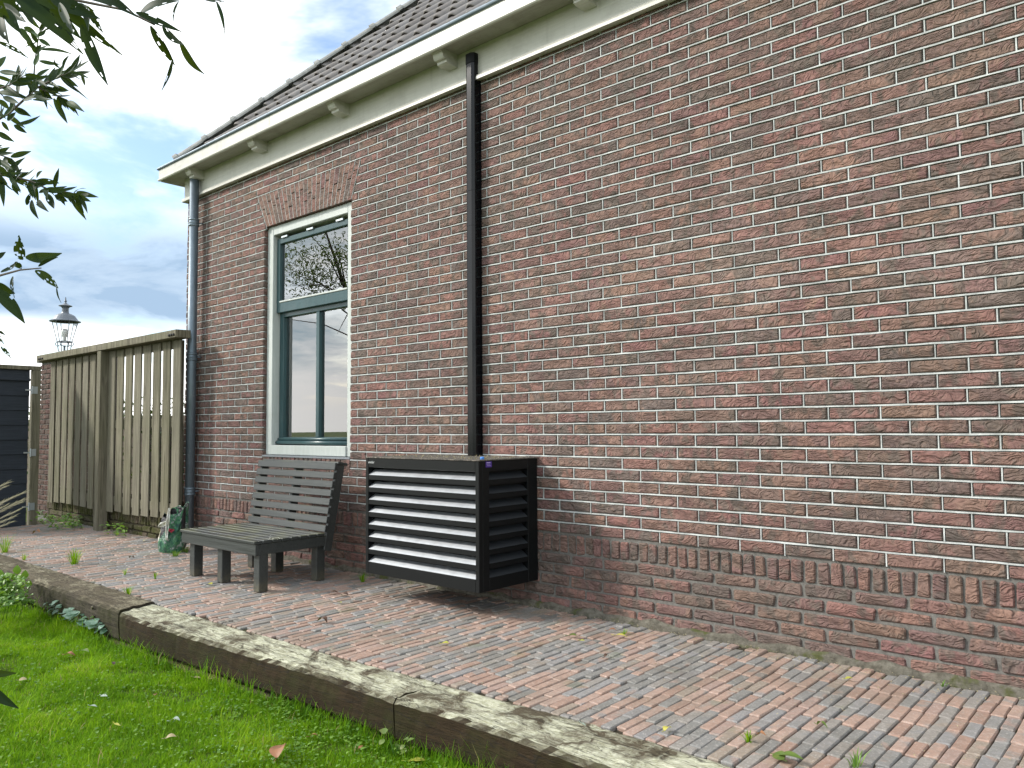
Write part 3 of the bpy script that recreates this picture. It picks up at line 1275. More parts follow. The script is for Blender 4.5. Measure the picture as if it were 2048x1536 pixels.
# things standing on the inner sill
mb = MB()
mb.box(ix0 - .06, ix1 + .06, .162, .40, .865, .885)
build('inner_sill', mb, M_frame, win)
pot = thing('potted_plant', 'small leafy plant in a pale pot on the inner window sill, lower left pane', 'plant', (-1.20, .30, .886))
mb = MB()
mb.lathe([(0, 0), (.045, 0), (.055, .10), (.050, .10), (.045, .02), (0, .02)], (-1.20, .30, .887), 16)
build('pot', mb, M_white, pot, smooth=False)


def leaf_geo(mb, base, tip, width, nrm, droop=0.0, a=.5, n=6, fold=.25, holes=0, m=2, tail=0.0, curl=0.0):
    """lance-shaped leaf: grid n x 2m, folded along the midrib"""
    base, tip, nrm = Vector(base), Vector(tip), Vector(nrm).normalized()
    ax = tip - base
    L = ax.length
    ax.normalize()
    nrm = (nrm - ax * nrm.dot(ax)).normalized()
    sd = ax.cross(nrm)
    vs, fs = [], []
    for i in range(n + 1):
        t = i / n
        prof = math.sin(math.pi * min(1, t * .98 + .02) ** .8) ** .85 if t < 1 else 0
        if tail:
            prof *= (1 - tail * t)
        w = max(width * .5 * prof, .0006)
        mid = base + ax * (L * t) + nrm * (droop * L * (math.sin(math.pi * t))) + sd * (curl * L * math.sin(math.pi * t))
        for k in range(-m, m + 1):
            q = k / m
            vs.append(mid + sd * (w * q) + nrm * (abs(q) * w * fold))
    row = 2 * m + 1
    for i in range(n):
        for k in range(2 * m):
            if holes and 0 < i < n - 1 and rng.random() < holes:
                continue
            fs.append((i * row + k, i * row + k + 1, (i + 1) * row + k + 1, (i + 1) * row + k))
    mb.add(vs, fs, a)


mb = MB()
for i in range(46):
    an = rng.uniform(0, 6.28)
    h = rng.uniform(.0, .24)
    r0 = rng.uniform(.0, .06)
    b_ = Vector((-1.20 + r0 * math.cos(an), .30 + r0 * math.sin(an), .99 + h))
    t_ = b_ + Vector((math.cos(an), math.sin(an), rng.uniform(-.2, .5))) * rng.uniform(.05, .085)
    leaf_geo(mb, b_, t_, .03, (0, 0, 1), .1, rng.random(), 4)
mb.tube([(-1.20, .30, .9), (-1.195, .305, 1.22)], .005, 6)
build('foliage', mb, M_weed, pot)
bx = thing('small_grey_box', 'small grey and white box on the inner window sill beside the glazing bar', 'box', (-1.06, .27, .886))
mb = MB()
mb.bbox(-1.115, -1.065, .24, .30, .887, .965, .003)
build('white_side', mb, M_white, bx)
mb = MB()
mb.bbox(-1.064, -1.00, .24, .30, .887, .965, .003)
build('grey_side', mb, M_lead, bx)

# ------------------------------------------------------------------ black duct on the wall
duct = thing('pipe_duct', 'tall black plastic pipe duct fixed upright on the brick wall', 'duct', (1.125, -.03, .86))
mb = MB()
prof = [(1.088, -.012), (1.088, -.058), (1.093, -.066), (1.102, -.070), (1.140, -.070), (1.147, -.0655), (1.158, -.058), (1.160, -.050), (1.160, -.012)]
mb.prism(prof, 2, .857, 3.425)
dbody = build('cover', mb, M_duct, duct, recalc=True)
mb = MB()
mb.box(1.084, 1.164, -.0115, -.0035, .857, 3.26)
build('back_channel', mb, M_duct, duct)
for z in (2.545, 2.32, 1.05):
    mb = MB()
    mb.prism([((x - 1.124) * 1.05 + 1.124, y * 1.04 + .001) for x, y in prof], 2, z - .006, z + .006)
    build('coupling', mb, M_duct, duct, recalc=True)
mb = MB()
mb.prism([((x - 1.124) * 1.06 + 1.124, y * 1.05) for x, y in prof], 2, 3.37, 3.432)
build('end_cap', mb, M_black, duct, recalc=True)

# ------------------------------------------------------------------ louvred outdoor-unit cover
ax0, ax1, ay0, az0, az1 = .630, 1.606, -.500, .148, .853
ac = thing('louvred_unit_cover', 'black louvred metal cover of an outdoor unit hung on the brick wall', 'unit cover', (1.1, -.25, az0))
mb = MB()
mb.bbox(ax0 - .003, ax1 + .003, ay0 - .003, -.004, az1, az1 + .007, .002)
build('lid', mb, M_dirtytop, ac)
ST, PIT, Z1 = .035, .0758, .784
blade_front = MB()
mb = MB()                                   # front frame
mb.bbox(ax0, ax0 + .026, ay0, ay0 + .03, az0, az1 - .001, .002)
mb.bbox(ax1 - .028, ax1, ay0, ay0 + .03, az0, az1 - .001, .002)
mb.bbox(ax0 + .0265, ax1 - .0285, ay0 + .0005, ay0 + .03, Z1 + .012, az1 - .001, .002)
mb.bbox(ax0 + .0265, ax1 - .0285, ay0 + .0005, ay0 + .03, az0, Z1 - 7 * PIT - ST, .002)
ff = build('front_frame', mb, M_black, ac)
mb = MB()                                   # side frame (right) and left side
mb.bbox(ax1 - .03, ax1 - .0004, ay0 + .031, ay0 + .082, az0, az1 - .001, .002)
mb.bbox(ax1 - .03, ax1 - .0004, -.092, -.006, az0, az1 - .001, .002)
mb.bbox(ax1 - .03, ax1 - .0009, ay0 + .0825, -.0925, Z1 + .012, az1 - .001, .002)
mb.bbox(ax1 - .03, ax1 - .0009, ay0 + .0825, -.0925, az0, Z1 - 7 * PIT - ST, .002)
sf = build('side_frame', mb, M_black, ac)
mb = MB()
mb.box(ax0 + .0004, ax0 + .03, ay0 + .031, -.006, az0, az1 - .001)
build('side_panel', mb, M_black, ac)
mb = MB()
mb.box(ax0 + .04, ax1 - .06, ay0 + .11, -.02, az0 + .02, az1 - .02)
build('inner_box', mb, M_dark, ac)
mb = MB()
mb.box(ax0 + .002, ax1 - .002, ay0 + .031, -.006, az0 + .001, az0 + .012)
build('floor_panel', mb, M_black, ac)
for i in range(8):
    z = Z1 - i * PIT
    lipb = z - ST - .028 if i < 7 else z - ST - .004
    mb = MB()
    xa, xb = ax0 + .0265, ax1 - .0285
    mb.prism([(ay0 + .002, lipb), (ay0 + .002, z - ST), (ay0 + .006, z - ST), (ay0 + .006, lipb)], 0, xa, xb)
    lo_ = build('blade', mb, M_black, ff, recalc=True)
    mb = MB()
    mb.prism([(ay0 + .0021, z - ST + .0005), (ay0 + .050, z - .0015), (ay0 + .052, z - .004), (ay0 + .007, z - ST - .001)], 0, xa + .0005, xb - .0005)
    build('blade_slope', mb, M_blade, ff, recalc=True)
    mb = MB()
    ya, yb = ay0 + .0825, -.0925
    mb.prism([(ax1 - .002, lipb), (ax1 - .002, z - ST), (ax1 - .006, z - ST), (ax1 - .006, lipb)], 1, ya, yb)
    build('side_blade', mb, M_black, sf, recalc=True)
    mb = MB()
    mb.prism([(ax1 - .0021, z - ST + .0005), (ax1 - .050, z - .0015), (ax1 - .052, z - .004), (ax1 - .007, z - ST - .001)], 1, ya + .0005, yb - .0005)
    build('side_blade_slope', mb, M_blade_shaded, sf, recalc=True)
# lettering
tcu = bpy.data.curves.new('brand_lettering', 'FONT')
tcu.body = 'evolar'
tcu.size = .0235
tcu.extrude = .0003
tob = bpy.data.objects.new('tmp_text', tcu)
COL.objects.link(tob)
dg = bpy.context.evaluated_depsgraph_get()
tme = bpy.data.meshes.new_from_object(tob.evaluated_get(dg))
bpy.data.objects.remove(tob)
tme.transform(Matrix.Translation((ax0 + .026, ay0 - .0008, .8205)) @ Matrix.Rotation(R(90), 4, 'X'))
tme.name = 'brand_lettering'
tme.materials.clear()
link('brand_lettering', tme, M_letter, ac)
mb = MB()
mb.box(ax1 + .0002, ax1 + .0012, -.446, -.398, .818, .850)
stick = build('sticker', mb, M_purple, ac)
mb = MB()
mb.box(ax1 + .0013, ax1 + .0018, -.440, -.410, .841, .8455)
mb.box(ax1 + .0013, ax1 + .0018, -.440, -.412, .834, .8355)
mb.box(ax1 + .0013, ax1 + .0018, -.436, -.408, .826, .828)
build('sticker_print', mb, M_lilac, stick)
q = GZ(964.5, 918, .862)
mb = MB()
mb.lathe([(0, 0), (.011, 0), (.012, .004), (.012, .010), (.009, .014), (0, .015)], (q[0], q[1], .8602), 14)
tag(build('blue_cap', mb, M_blue, smooth=False), 'small blue plastic cap lying on top of the black cover', 'cap')

# ------------------------------------------------------------------ bench
bench = thing('wooden_bench', 'low dark grey slatted wooden bench with tilted back under the window', 'bench', (-.475, -.6, 0))
bx0, bx1 = -.97, .022
by0, by1 = -.893, -.365
SEAT = .327


def bpart(name, x0, x1, y0, y1, z0, z1, M=None, b=.003):
    mb = MB()
    mb.bbox(x0, x1, y0, y1, z0, z1, b, rng.uniform(.01, 1), .0008, M)
    return build(name, mb, M_bench, bench)


bpart('front_rail', bx0, bx1, by0, by0 + .028, SEAT - .092, SEAT - .014)
for xa in (bx0 + .002, -.50, bx1 - .030):
    bpart('side_rail', xa, xa + .028, by0 + .029, by1 + .04, SEAT - .09, SEAT - .0205)
bpart('rear_rail', bx0 + .031, bx1 - .031, by1 + .041, by1 + .067, SEAT - .09, SEAT - .022)
for xa in (bx0 + .065, -.515, bx1 - .072):
    bpart('leg', xa, xa + .066, by0 + .030, by0 + .096, 0.003, SEAT - .0925 + (.07 if xa > -.3 else 0))
for xa in (bx0 + .065, -.585, bx1 - .100):
    bpart('leg', xa, xa + .066, -.412, -.346, 0.003, SEAT - .0925)
NS = 8
pitch = (by1 - by0 + .012) / NS
for i in range(NS):
    ya = by0 - .012 + i * pitch
    bpart('seat_slat', bx0 - .006, bx1 + .006, ya, ya + pitch - .0095, SEAT - .0195, SEAT)
# leaning back
lean = R(10.5)
MB_ = Matrix.Translation((0, by1 - .012, SEAT + .004)) @ Matrix.Rotation(-lean, 4, 'X')
for xa in (bx0 + .001, -.50, bx1 - .029):
    bpart('back_post', xa, xa + .028, .0215, .085, -.12 if xa > -.9 else -.1, .470, MB_)
NB = 8
for i in range(NB):
    za = .002 + i * .0608
    bpart('back_slat', bx0 - .004, bx1 + .004, 0, .021, za, za + .0462 if i < 7 else za + .050, MB_)
bpart('top_board', bx0 + .03, bx1 + .004, .0215, .105, .4715, .490, MB_)

# ------------------------------------------------------------------ fence
fence = thing('slatted_fence', 'weathered wooden fence of upright slats with a flat top rail beside the house', 'fence', (-4.1, -.2, 0))
FYF = -.205


def fpart(name, x0, x1, y0, y1, z0, z1, parent=fence, b=.003, jit=.0015):
    mb = MB()
    mb.bbox(x0, x1, y0, y1, z0, z1, b, rng.uniform(.01, 1), jit)
    return build(name, mb, M_fence, parent)


fpart('post', -4.195, -4.095, -.285, -.185, -.05, 1.878)
fpart('post', -2.64, -2.57, -.184, -.12, .10, 1.878)
fpart('top_rail', -6.02, -2.395, -.29, -.15, 1.88, 1.952)
for (xa, xb) in ((-5.80, -4.20), (-4.09, -2.42)):
    for z in (.27, 1.065, 1.80):
        fpart('batten', xa, xb if xb < -3 else -2.56, FYF + .0145, FYF + .05, z, z + .085)
    n = 8
    pt = (xb - xa) / n
    for i in range(n):
        xs0 = xa + i * pt + .004
        fpart('slat', xs0, xs0 + pt * .745, FYF, FYF + .014, .205 + rng.uniform(-.012, .012), 1.876 + rng.uniform(-.006, 0))
for xs in (-5.93, -5.87, -5.81, -2.52, -2.475, -2.43):
    mb = MB()
    mb.lathe([(0, 0), (.012, 0), (.014, .006), (.010, .012), (0, .014)], (0, 0, 0), 10)
    me = mb.mesh('screw')
    me.transform(Matrix.Translation((xs, -.2905, 1.905)) @ Matrix.Rotation(R(90), 4, 'X'))
    link('screw', me, M_screw, fence)

# low mossy brick wall and taller brick wall behind the fence
M_mossbrick = mat('mossy_brick', rough=.95, spec=.15, fn=None)
def f_mossb(g, b):
    r = g.attr('rnd')
    p = g.pos()
    c = g.ramp(r, [(0, (.15, .115, .085)), (.35, (.10, .085, .065)), (.7, (.17, .145, .105)), (1, (.12, .09, .075))])
    c = g.mix(g.mr(g.noise(p, 6, 5, .7), .38, .58), c, (.060, .066, .018))
    c = g.mix(g.mr(g.noise(p, 60, 4, .7), .35, .7, .4, 0), c, (.03, .03, .015))
    g.put(b.inputs['Base Color'], c)
    g.put(b.inputs['Normal'], g.bump(g.noise(p, 70, 5, .75), .9, .012))
f_mossb(G(M_mossbrick.node_tree), M_mossbrick.node_tree.nodes['Principled BSDF'])
gw = thing('low_mossy_wall', 'low mossy brick wall showing under the fence slats', 'wall', (-4.2, -.1, 0))
mb = MB()
mb.box(-6.0, -2.83, -.125, .05, -.2, .36)
build('core', mb, M_soil, gw)
mb = MB()
z = -.02
row = 0
while z < .34:
    if row == 2:
        x = -6.0
        while x < -2.84:
            mb.bbox(x, x + .05, -.14, -.06, z, z + .1, .006, rng.uniform(.01, 1), .005)
            x += .062
        z += .112
    else:
        x = -6.0 + (row % 2) * .1
        while x < -2.9:
            w = .2 + rng.uniform(-.01, .01)
            mb.bbox(x, min(x + w, -2.84), -.138 - rng.uniform(0, .012), -.06, z, z + .052, .007, rng.uniform(.01, 1), .005)
            x += w + .012
        z += .064
    row += 1
build('brickwork', mb, M_mossbrick, gw, kind='stuff')

pil = thing('brick_gate_pillar', 'dark brick pillar with grey capstone between gate and fence', 'pillar', (-6.27, .1, 0))
px0, px1, py0, py1 = -6.46, -6.06, -.105, .31
mb = MB()
mb.box(px0 + .01, px1 - .01, py0 + .01, py1, -.2, 1.9)
mb.box(px1 - .01, -4.55, -.04, .1, -.2, 1.86)
build('core', mb, M_mortar, pil)
mb = MB()
z, row = 0.0, 0
while z < 1.86:
    x = px0
    seq = [.195, .195] if row % 2 == 0 else [.092, .2, .086]
    for w in seq:
        mb.bbox(x, min(x + w, px1), py0, py0 + .06, z + .004, z + .056, .004, rng.uniform(.01, 1), .003)
        mb.bbox(px1 - .05, px1 + .001, py0 + .061 + (x - px0), py0 + .05 + (x - px0) + w, z + .004, z + .056, .004, rng.uniform(.01, 1), .003)
        x += w + .011
    x = px1 + .01 + (row % 2) * .11
    while x < -4.6:
        mb.bbox(x, min(x + .208, -4.55), -.05, 0, z + .004, z + .056, .004, rng.uniform(.01, 1), .003)
        x += .22
    z += .0625
    row += 1
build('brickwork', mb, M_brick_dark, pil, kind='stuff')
mb = MB()
mb.bbox(px0 - .04, px1 + .04, py0 - .04, py1 + .04, 1.902, 1.972, .008)
build('capstone', mb, M_cap, pil)

# lantern standing on the pillar
LX, LYY, LZ = -6.27, .10, 1.972
lan = thing('garden_lantern', 'old style grey lantern with glass panes on top of the gate pillar', 'lantern', (LX, LYY, LZ))
mb = MB()
mb.lathe([(0, 0), (.055, 0), (.055, .012), (.02, .022), (.012, .05), (.012, .14), (.030, .145), (.030, .152), (0, .153)], (LX, LYY, LZ), 16)
build('stem', mb, M_lamp, lan, smooth=False)
HB = LZ + .20
mb = MB()
for k in range(4):
    an = math.pi / 4 + k * math.pi / 2
    ca, sa = math.cos(an), math.sin(an)
    pts = [(LX + ca * r_, LYY + sa * r_, z) for r_, z in ((.012, LZ + .06), (.05, LZ + .062), (.075, LZ + .09), (.082, LZ + .14), (.085, HB))]
    mb.tube(pts, .006, 6)
    pts = [(LX + ca * (.085 + .028 * math.sin(t)), LYY + sa * (.085 + .028 * math.sin(t)), HB - .028 + .028 * math.cos(t)) for t in (0, .6, 1.2, 1.9, 2.6, 3.3, 4.1)]
    mb.tube(pts, .005, 6)
mb.lathe([(.075, -.006), (.093, -.006), (.093, .006), (.075, .006)], (LX, LYY, HB), 6)
build('scroll_bracket', mb, M_lamp, lan)
HT = LZ + .465
mb = MB()
for k in range(6):
    an = k * math.pi / 3
    mb.tube([(LX + .084 * math.cos(an), LYY + .084 * math.sin(an), HB), (LX + .150 * math.cos(an), LYY + .150 * math.sin(an), HT)], .0045, 6)
build('glazing_bars', mb, M_lamp, lan)
for k in range(6):
    a0, a1 = k * math.pi / 3, (k + 1) * math.pi / 3
    mb = MB()
    mb.add([(LX + .083 * math.cos(a0), LYY + .083 * math.sin(a0), HB), (LX + .083 * math.cos(a1), LYY + .083 * math.sin(a1), HB),
            (LX + .149 * math.cos(a1), LYY + .149 * math.sin(a1), HT), (LX + .149 * math.cos(a0), LYY + .149 * math.sin(a0), HT)], [(0, 1, 2, 3)])
    build('glass_pane', mb, M_lglass, lan)
mb = MB()
mb.lathe([(.135, -.004), (.178, -.010), (.180, -.002), (.150, .012), (.135, .035), (.112, .068), (.075, .090), (.048, .098), (.040, .115), (.038, .165), (.050, .182), (.078, .192), (.078, .198), (.040, .212), (.014, .232), (.010, .245), (.017, .256), (.008, .272), (.005, .305), (0, .31)], (LX, LYY, HT), 24)
build('roof_cap', mb, M_lamp, lan, smooth=False)
mb = MB()
mb.lathe([(0, 0), (.018, 0), (.018, .05), (.026, .06), (.042, .10), (.043, .125), (.03, .155), (0, .165)], (LX, LYY, HB + .005), 14)
build('bulb', mb, M_bulb, lan, smooth=True)

# ------------------------------------------------------------------ dark gate
gate = thing('boarded_gate', 'blue black gate of wide horizontal boards with wooden frame and steel hinges', 'gate', (-5.33, -1.1, 0))
GX = -5.33
z = -.035
while z < 1.60:
    mb = MB()
    M_ = Matrix.Translation((GX, 0, z)) @ Matrix.Rotation(R(-4), 4, 'Y')
    mb.bbox(-.012, .010, -1.60, -.568, 0, .178, .003, 0, .001, M_)
    build('board', mb, M_gate, gate)
    z += .163
mb = MB()
mb.bbox(GX - .02, GX + .026, -1.60, -.566, 1.603, 1.628, .003)
build('top_board', mb, M_gate, gate)
mb = MB()
mb.bbox(GX - .05, GX + .03, -.545, -.462, -.02, 1.725, .004, .4)
build('frame_post', mb, M_fence, gate)
mb = MB()
mb.bbox(GX - .05, GX + .03, -1.75, -.462, 1.7265, 1.772, .004, .6)
build('frame_beam', mb, M_fence, gate)
mb = MB()
mb.bbox(GX - .05, GX + .03, -1.75, -1.66, -.02, 1.725, .004, .4)
build('frame_post', mb, M_fence, gate)
for z in (1.50, .80, .20):
    mb = MB()
    mb.box(GX + .031, GX + .036, -.545, -.495, z - .04, z + .04)
    mb.box(GX + .031, GX + .040, -.62, -.545, z - .008, z + .008)
    mb.tube([(GX + .038, -.552, z - .045), (GX + .038, -.552, z + .045)], .009, 8)
    build('hinge', mb, M_steel, gate)

# ------------------------------------------------------------------ compost bag
bag = thing('potting_soil_bag', 'crumpled green plastic bag of potting soil leaning by the downpipe', 'bag', (-2.1, -.36, 0))
BX, BY = -2.12, -.425


def f_bag(g, b):
    p = g.pos()
    w = g.vmath('ADD', g.scale(p, (7, 7, 6)), g.vmath('MULTIPLY', g.noise(p, 6, 3, .6, 0, 1), (1.6, 1.6, 1.6)))
    n_ = g.noise(w, 1.3, 4, .65, 1.0)
    c = g.ramp(n_, [(0, (.004, .020, .016)), (.38, (.006, .045, .034)), (.46, (.015, .10, .06)), (.52, (.07, .24, .10)), (.56, (.008, .05, .045)), (.63, (.42, .50, .44)), (.67, (.01, .03, .06)), (.8, (.02, .12, .08))])
    g.put(b.inputs['Base Color'], c)
    g.put(b.inputs['Normal'], g.bump(g.noise(w, 3.0, 4, .7, 1.5), .8, .02))


M_bag = mat('green_print_plastic', rough=.28, spec=.5, fn=f_bag)
def f_bagw(g, b):
    p = g.pos()
    n_ = g.noise(p, 14, 4, .7)
    g.put(b.inputs['Base Color'], g.mix(g.mr(n_, .4, .65), (.70, .72, .68), (.42, .40, .28)))
    g.put(b.inputs['Normal'], g.bump(g.noise(p, 20, 4, .7, 1.5), .7, .02))
M_bagw = mat('pale_plastic', rough=.35, spec=.5, fn=f_bagw)
M_bagk = mat('black_plastic', (.008, .008, .011), .3, spec=.5, fn=lambda g, b: g.put(b.inputs['Normal'], g.bump(g.noise(g.pos(), 22, 4, .7, 1.5), .9, .02)))
M_red = mat('red_print', (.32, .03, .05), .4)

nt_, nz_ = 40, 14
mb = MB()
vs, fs, mi_ = [], [], []
for j in range(nz_ + 1):
    t = j / nz_
    for i in range(nt_):
        an = 2 * math.pi * i / nt_
        rx = .150 * (1 - .16 * t) * (.78 + .22 * min(1, t * 4))
        ry = .118 * (1 - .22 * t) * (.78 + .22 * min(1, t * 4))
        cr = 1 + .07 * math.sin(an * 5 + t * 7) * t + .05 * math.sin(an * 9 - t * 5) + rng.uniform(-.02, .02)
        zt_ = .345 - .05 * math.cos(an - 4.45) + .014 * math.sin(an * 5 + 1.0) + .012 * math.sin(an * 9)
        vs.append((BX + rx * cr * math.cos(an) + .03 * t, BY + ry * cr * math.sin(an) + .02 * t, .004 + zt_ * t))
for j in range(nz_):
    for i in range(nt_):
        i2 = (i + 1) % nt_
        fs.append((j * nt_ + i, j * nt_ + i2, (j + 1) * nt_ + i2, (j + 1) * nt_ + i))
for k, f in enumerate(fs):
    i = k % nt_
    an = 360 * i / nt_
    tt = (k // nt_) / nz_
    mb_mi = 2 if (tt > .52 + .10 * math.sin(an * .09) and 212 < an < 292) else (1 if 195 < an < 238 else 0)
    mi_.append(mb_mi)
mb.add(vs, fs)
mb.mi = mi_
build('bag_side', mb, [M_bag, M_bagw, M_bagk], bag, smooth=True)
mb = MB()
ring = []
vs, fs = [], []
for j, (s, dz) in enumerate(((.985, -.003), (.95, -.06), (.88, -.13), (.02, -.14))):
    for i in range(nt_):
        an = 2 * math.pi * i / nt_
        rx, ry = .150 * .84, .118 * .78
        cr = 1 + .07 * math.sin(an * 5 + 7) + .05 * math.sin(an * 9 - 5)
        zt_ = .345 - .05 * math.cos(an - 4.45) + .014 * math.sin(an * 5 + 1.0) + .012 * math.sin(an * 9)
        zr = .28
        vs.append((BX + .03 + rx * cr * s * math.cos(an), BY + .02 + ry * cr * s * math.sin(an), (zt_ if j == 0 else zr) + dz))
for j in range(3):
    for i in range(nt_):
        i2 = (i + 1) % nt_
        fs.append((j * nt_ + i, j * nt_ + i2, (j + 1) * nt_ + i2, (j + 1) * nt_ + i))
mb = MB()
mb.add(vs, fs)
build('lining', mb, M_bagk, bag, smooth=True)


def flap(name, pts, m_, th=.004):
    """crumpled flap through pixel corners at a given distance"""
    vs_ = []
    n_ = 8
    c4 = [Vector(P(*q)) for q in pts]
    out = -Vector(FWD)
    for i in range(n_ + 1):
        for j in range(n_ + 1):
            u, v = i / n_, j / n_
            q = c4[0] * (1 - u) * (1 - v) + c4[1] * u * (1 - v) + c4[2] * u * v + c4[3] * (1 - u) * v
            q = q + out * (.018 * math.sin(u * 5 + v * 3) * math.sin(v * 3.1) + rng.uniform(-.003, .003))
            vs_.append(q)
    fs_ = []
    for i in range(n_):
        for j in range(n_):
            a = i * (n_ + 1) + j
            fs_.append((a, a + 1, a + n_ + 2, a + n_ + 1))
    mb = MB()
    mb.add(vs_, fs_)
    o = build(name, mb, m_, bag, smooth=True)
    so_ = o.modifiers.new('thick', 'SOLIDIFY')
    so_.thickness = th
    return o


BD = float(np.linalg.norm(np.array([BX, BY - .12, .25]) - CAM)) - .07
flap('front_flap', [(338, 1030, BD - .03), (366, 1026, BD - .01), (357, 1060, BD - .05), (335, 1084, BD - .06)], M_bag)
flap('red_patch', [(338, 1057, BD - .062), (349, 1059, BD - .07), (343, 1066, BD - .078), (339, 1063, BD - .07)], M_red, .002)
flap('white_band', [(336, 1016, BD - .03), (340, 1016, BD - .03), (335, 1080, BD - .085), (331, 1080, BD - .08)], M_bagw)
flap('white_label', [(321, 1045, BD - .045), (337, 1041, BD - .05), (335, 1051, BD - .06), (316, 1055, BD - .04)], M_bagw)

# ------------------------------------------------------------------ sleepers along the lawn
IN = ([-6, -.2, .74, 1.63, 2.2, 2.78, 3.33, 6], [-1.44, -1.422, -1.400, -1.363, -1.327, -1.297, -1.290, -1.25])
OUT = ([-6, -.115, .2, 1.11, 1.7, 2.19, 2.4, 3.05, 6], [-1.665, -1.664, -1.663, -1.611, -1.578, -1.573, -1.553, -1.556, -1.52])


def yin(x):
    return float(np.interp(x, *IN))


def yout(x):
    return float(np.interp(x, *OUT))


def sleeper(name, x0i, x1i, x0o, x1o, zt, zb_, m_, fi=yin, fo=yout, chip=.004, rough=.0035):
    mb = MB()
    n = max(8, int((x1i - x0i) / .035))
    b_ = .012
    prof = []
    vs, fs = [], []
    nt = 9
    for i in range(n + 1):
        t = i / n
        ring = []
        for k in range(nt):                           # across the top
            u = k / (nt - 1)
            x = (x0o + (x1o - x0o) * t) * (1 - u) + (x0i + (x1i - x0i) * t) * u
            y = fo(x) * (1 - u) + fi(x) * u
            y += (b_ if k == 0 else (-b_ if k == nt - 1 else 0))
            edge = chip * abs(math.sin(x * 23 + 1.7 * math.sin(x * 7))) if k in (0, nt - 1) else 0
            z = zt - edge + rng.uniform(-rough, rough) * (1 if 0 < k < nt - 1 else .6) - .004 * math.sin(u * 9 + x * 3.3) ** 2
            ring.append((x, y, z))
        xi = x0i + (x1i - x0i) * t
        xo = x0o + (x1o - x0o) * t
        ring.append((xi, fi(xi), zt - b_))
        ring.append((xi, fi(xi), zb_))
        ring.append((xo, fo(xo) + .01, zb_ - .0))
        for q_ in (.0, .5, .93):
            w = rng.uniform(-.0025, .0025)
            ring.append((xo, fo(xo) + w + (.006 if q_ == 0 else 0), zb_ + .008 + (zt - b_ - zb_ - .008) * q_ + (rng.uniform(-.003, .003) if q_ > .9 else 0)))
        m = len(ring)
        vs += ring
    for i in range(n):
        for k in range(m):
            k2 = (k + 1) % m
            fs.append((i * m + k, i * m + k2, (i + 1) * m + k2, (i + 1) * m + k))
    fs.append(tuple(range(m)))
    fs.append(tuple(n * m + k for k in range(m))[::-1])
    mb.add(vs, fs)
    return build(name, mb, m_, recalc=True)


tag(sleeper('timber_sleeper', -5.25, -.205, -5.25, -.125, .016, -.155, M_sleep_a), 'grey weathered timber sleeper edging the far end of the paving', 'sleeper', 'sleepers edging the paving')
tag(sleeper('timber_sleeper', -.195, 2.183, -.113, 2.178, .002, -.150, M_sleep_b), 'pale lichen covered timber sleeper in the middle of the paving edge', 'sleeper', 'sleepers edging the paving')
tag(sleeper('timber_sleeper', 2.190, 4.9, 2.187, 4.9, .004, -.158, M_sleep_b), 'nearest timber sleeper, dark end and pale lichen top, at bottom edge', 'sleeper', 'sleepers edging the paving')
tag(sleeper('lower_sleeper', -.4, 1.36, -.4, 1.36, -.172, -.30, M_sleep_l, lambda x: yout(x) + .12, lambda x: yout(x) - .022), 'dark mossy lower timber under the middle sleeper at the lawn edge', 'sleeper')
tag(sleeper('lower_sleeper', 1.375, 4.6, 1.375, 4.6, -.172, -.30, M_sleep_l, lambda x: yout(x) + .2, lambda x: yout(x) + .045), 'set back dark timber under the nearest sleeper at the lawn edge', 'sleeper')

# ------------------------------------------------------------------ paving
mb = MB()
NX = 60
vs, fs = [], []
for i in range(NX + 1):
    x = -5.75 + 11.05 * i / NX
    vs += [(x, yin(x) + .004, -.012), (x, .01, -.012), (x, yin(x) + .004, -.25), (x, .01, -.25)]
for i in range(NX):
    a, b = i * 4, i * 4 + 4
    fs += [(a, b, b + 1, a + 1), (a + 2, b + 2, b, a), (a + 1, b + 1, b + 3, a + 3)]
mb.add(vs, fs)
paving = build('paving', mb, M_soil, kind='structure')
pv = []
x = -5.28
while x < 5.2:
    w = .0432
    y = -.026 - rng.uniform(0, .09)
    first = True
    while True:
        ln = rng.choice([.134, .134, .134, .137, .131]) + rng.uniform(-.004, .004)
        if first:
            ln = rng.uniform(.05, .14)
            y = -.022 - rng.uniform(0, .012)
            first = False
        elif rng.random() < .07:
            ln = .068
        yb = yin(x) + .006
        if y - ln < yb + .02:
            ln = y - yb
            if ln > .03:
                pv.append((x, y - ln, y, w))
            break
        pv.append((x, y - ln, y, w))
        y -= ln + .0075
    x += .0468
pit = []
for (x, ya, yb, w) in pv:
    yc = (ya + yb) / 2
    sh = .055 * (-yc) * float(np.interp(x, [-5, 2.4, 3.3], [1, 1, .1]))
    xx = x + sh + .004 * math.sin(yc * 9 + x * 1.7)
    pp = [proj((X, Y, 0)) for X in (xx, xx + w) for Y in (ya, yb)]
    xs_ = [a[0] for a in pp]
    ys_ = [a[1] for a in pp]
    infr = max(xs_) > 10 and min(xs_) < 2040 and min(ys_) < 1530 and max(ys_) > 0
    pit.append(((max(xs_) - min(xs_)) * (max(ys_) - min(ys_)) if infr else 0, xx, ya, yb, w))
order = sorted(range(len(pit)), key=lambda i: -pit[i][0])
single = set(order[:300])
rest = MB()
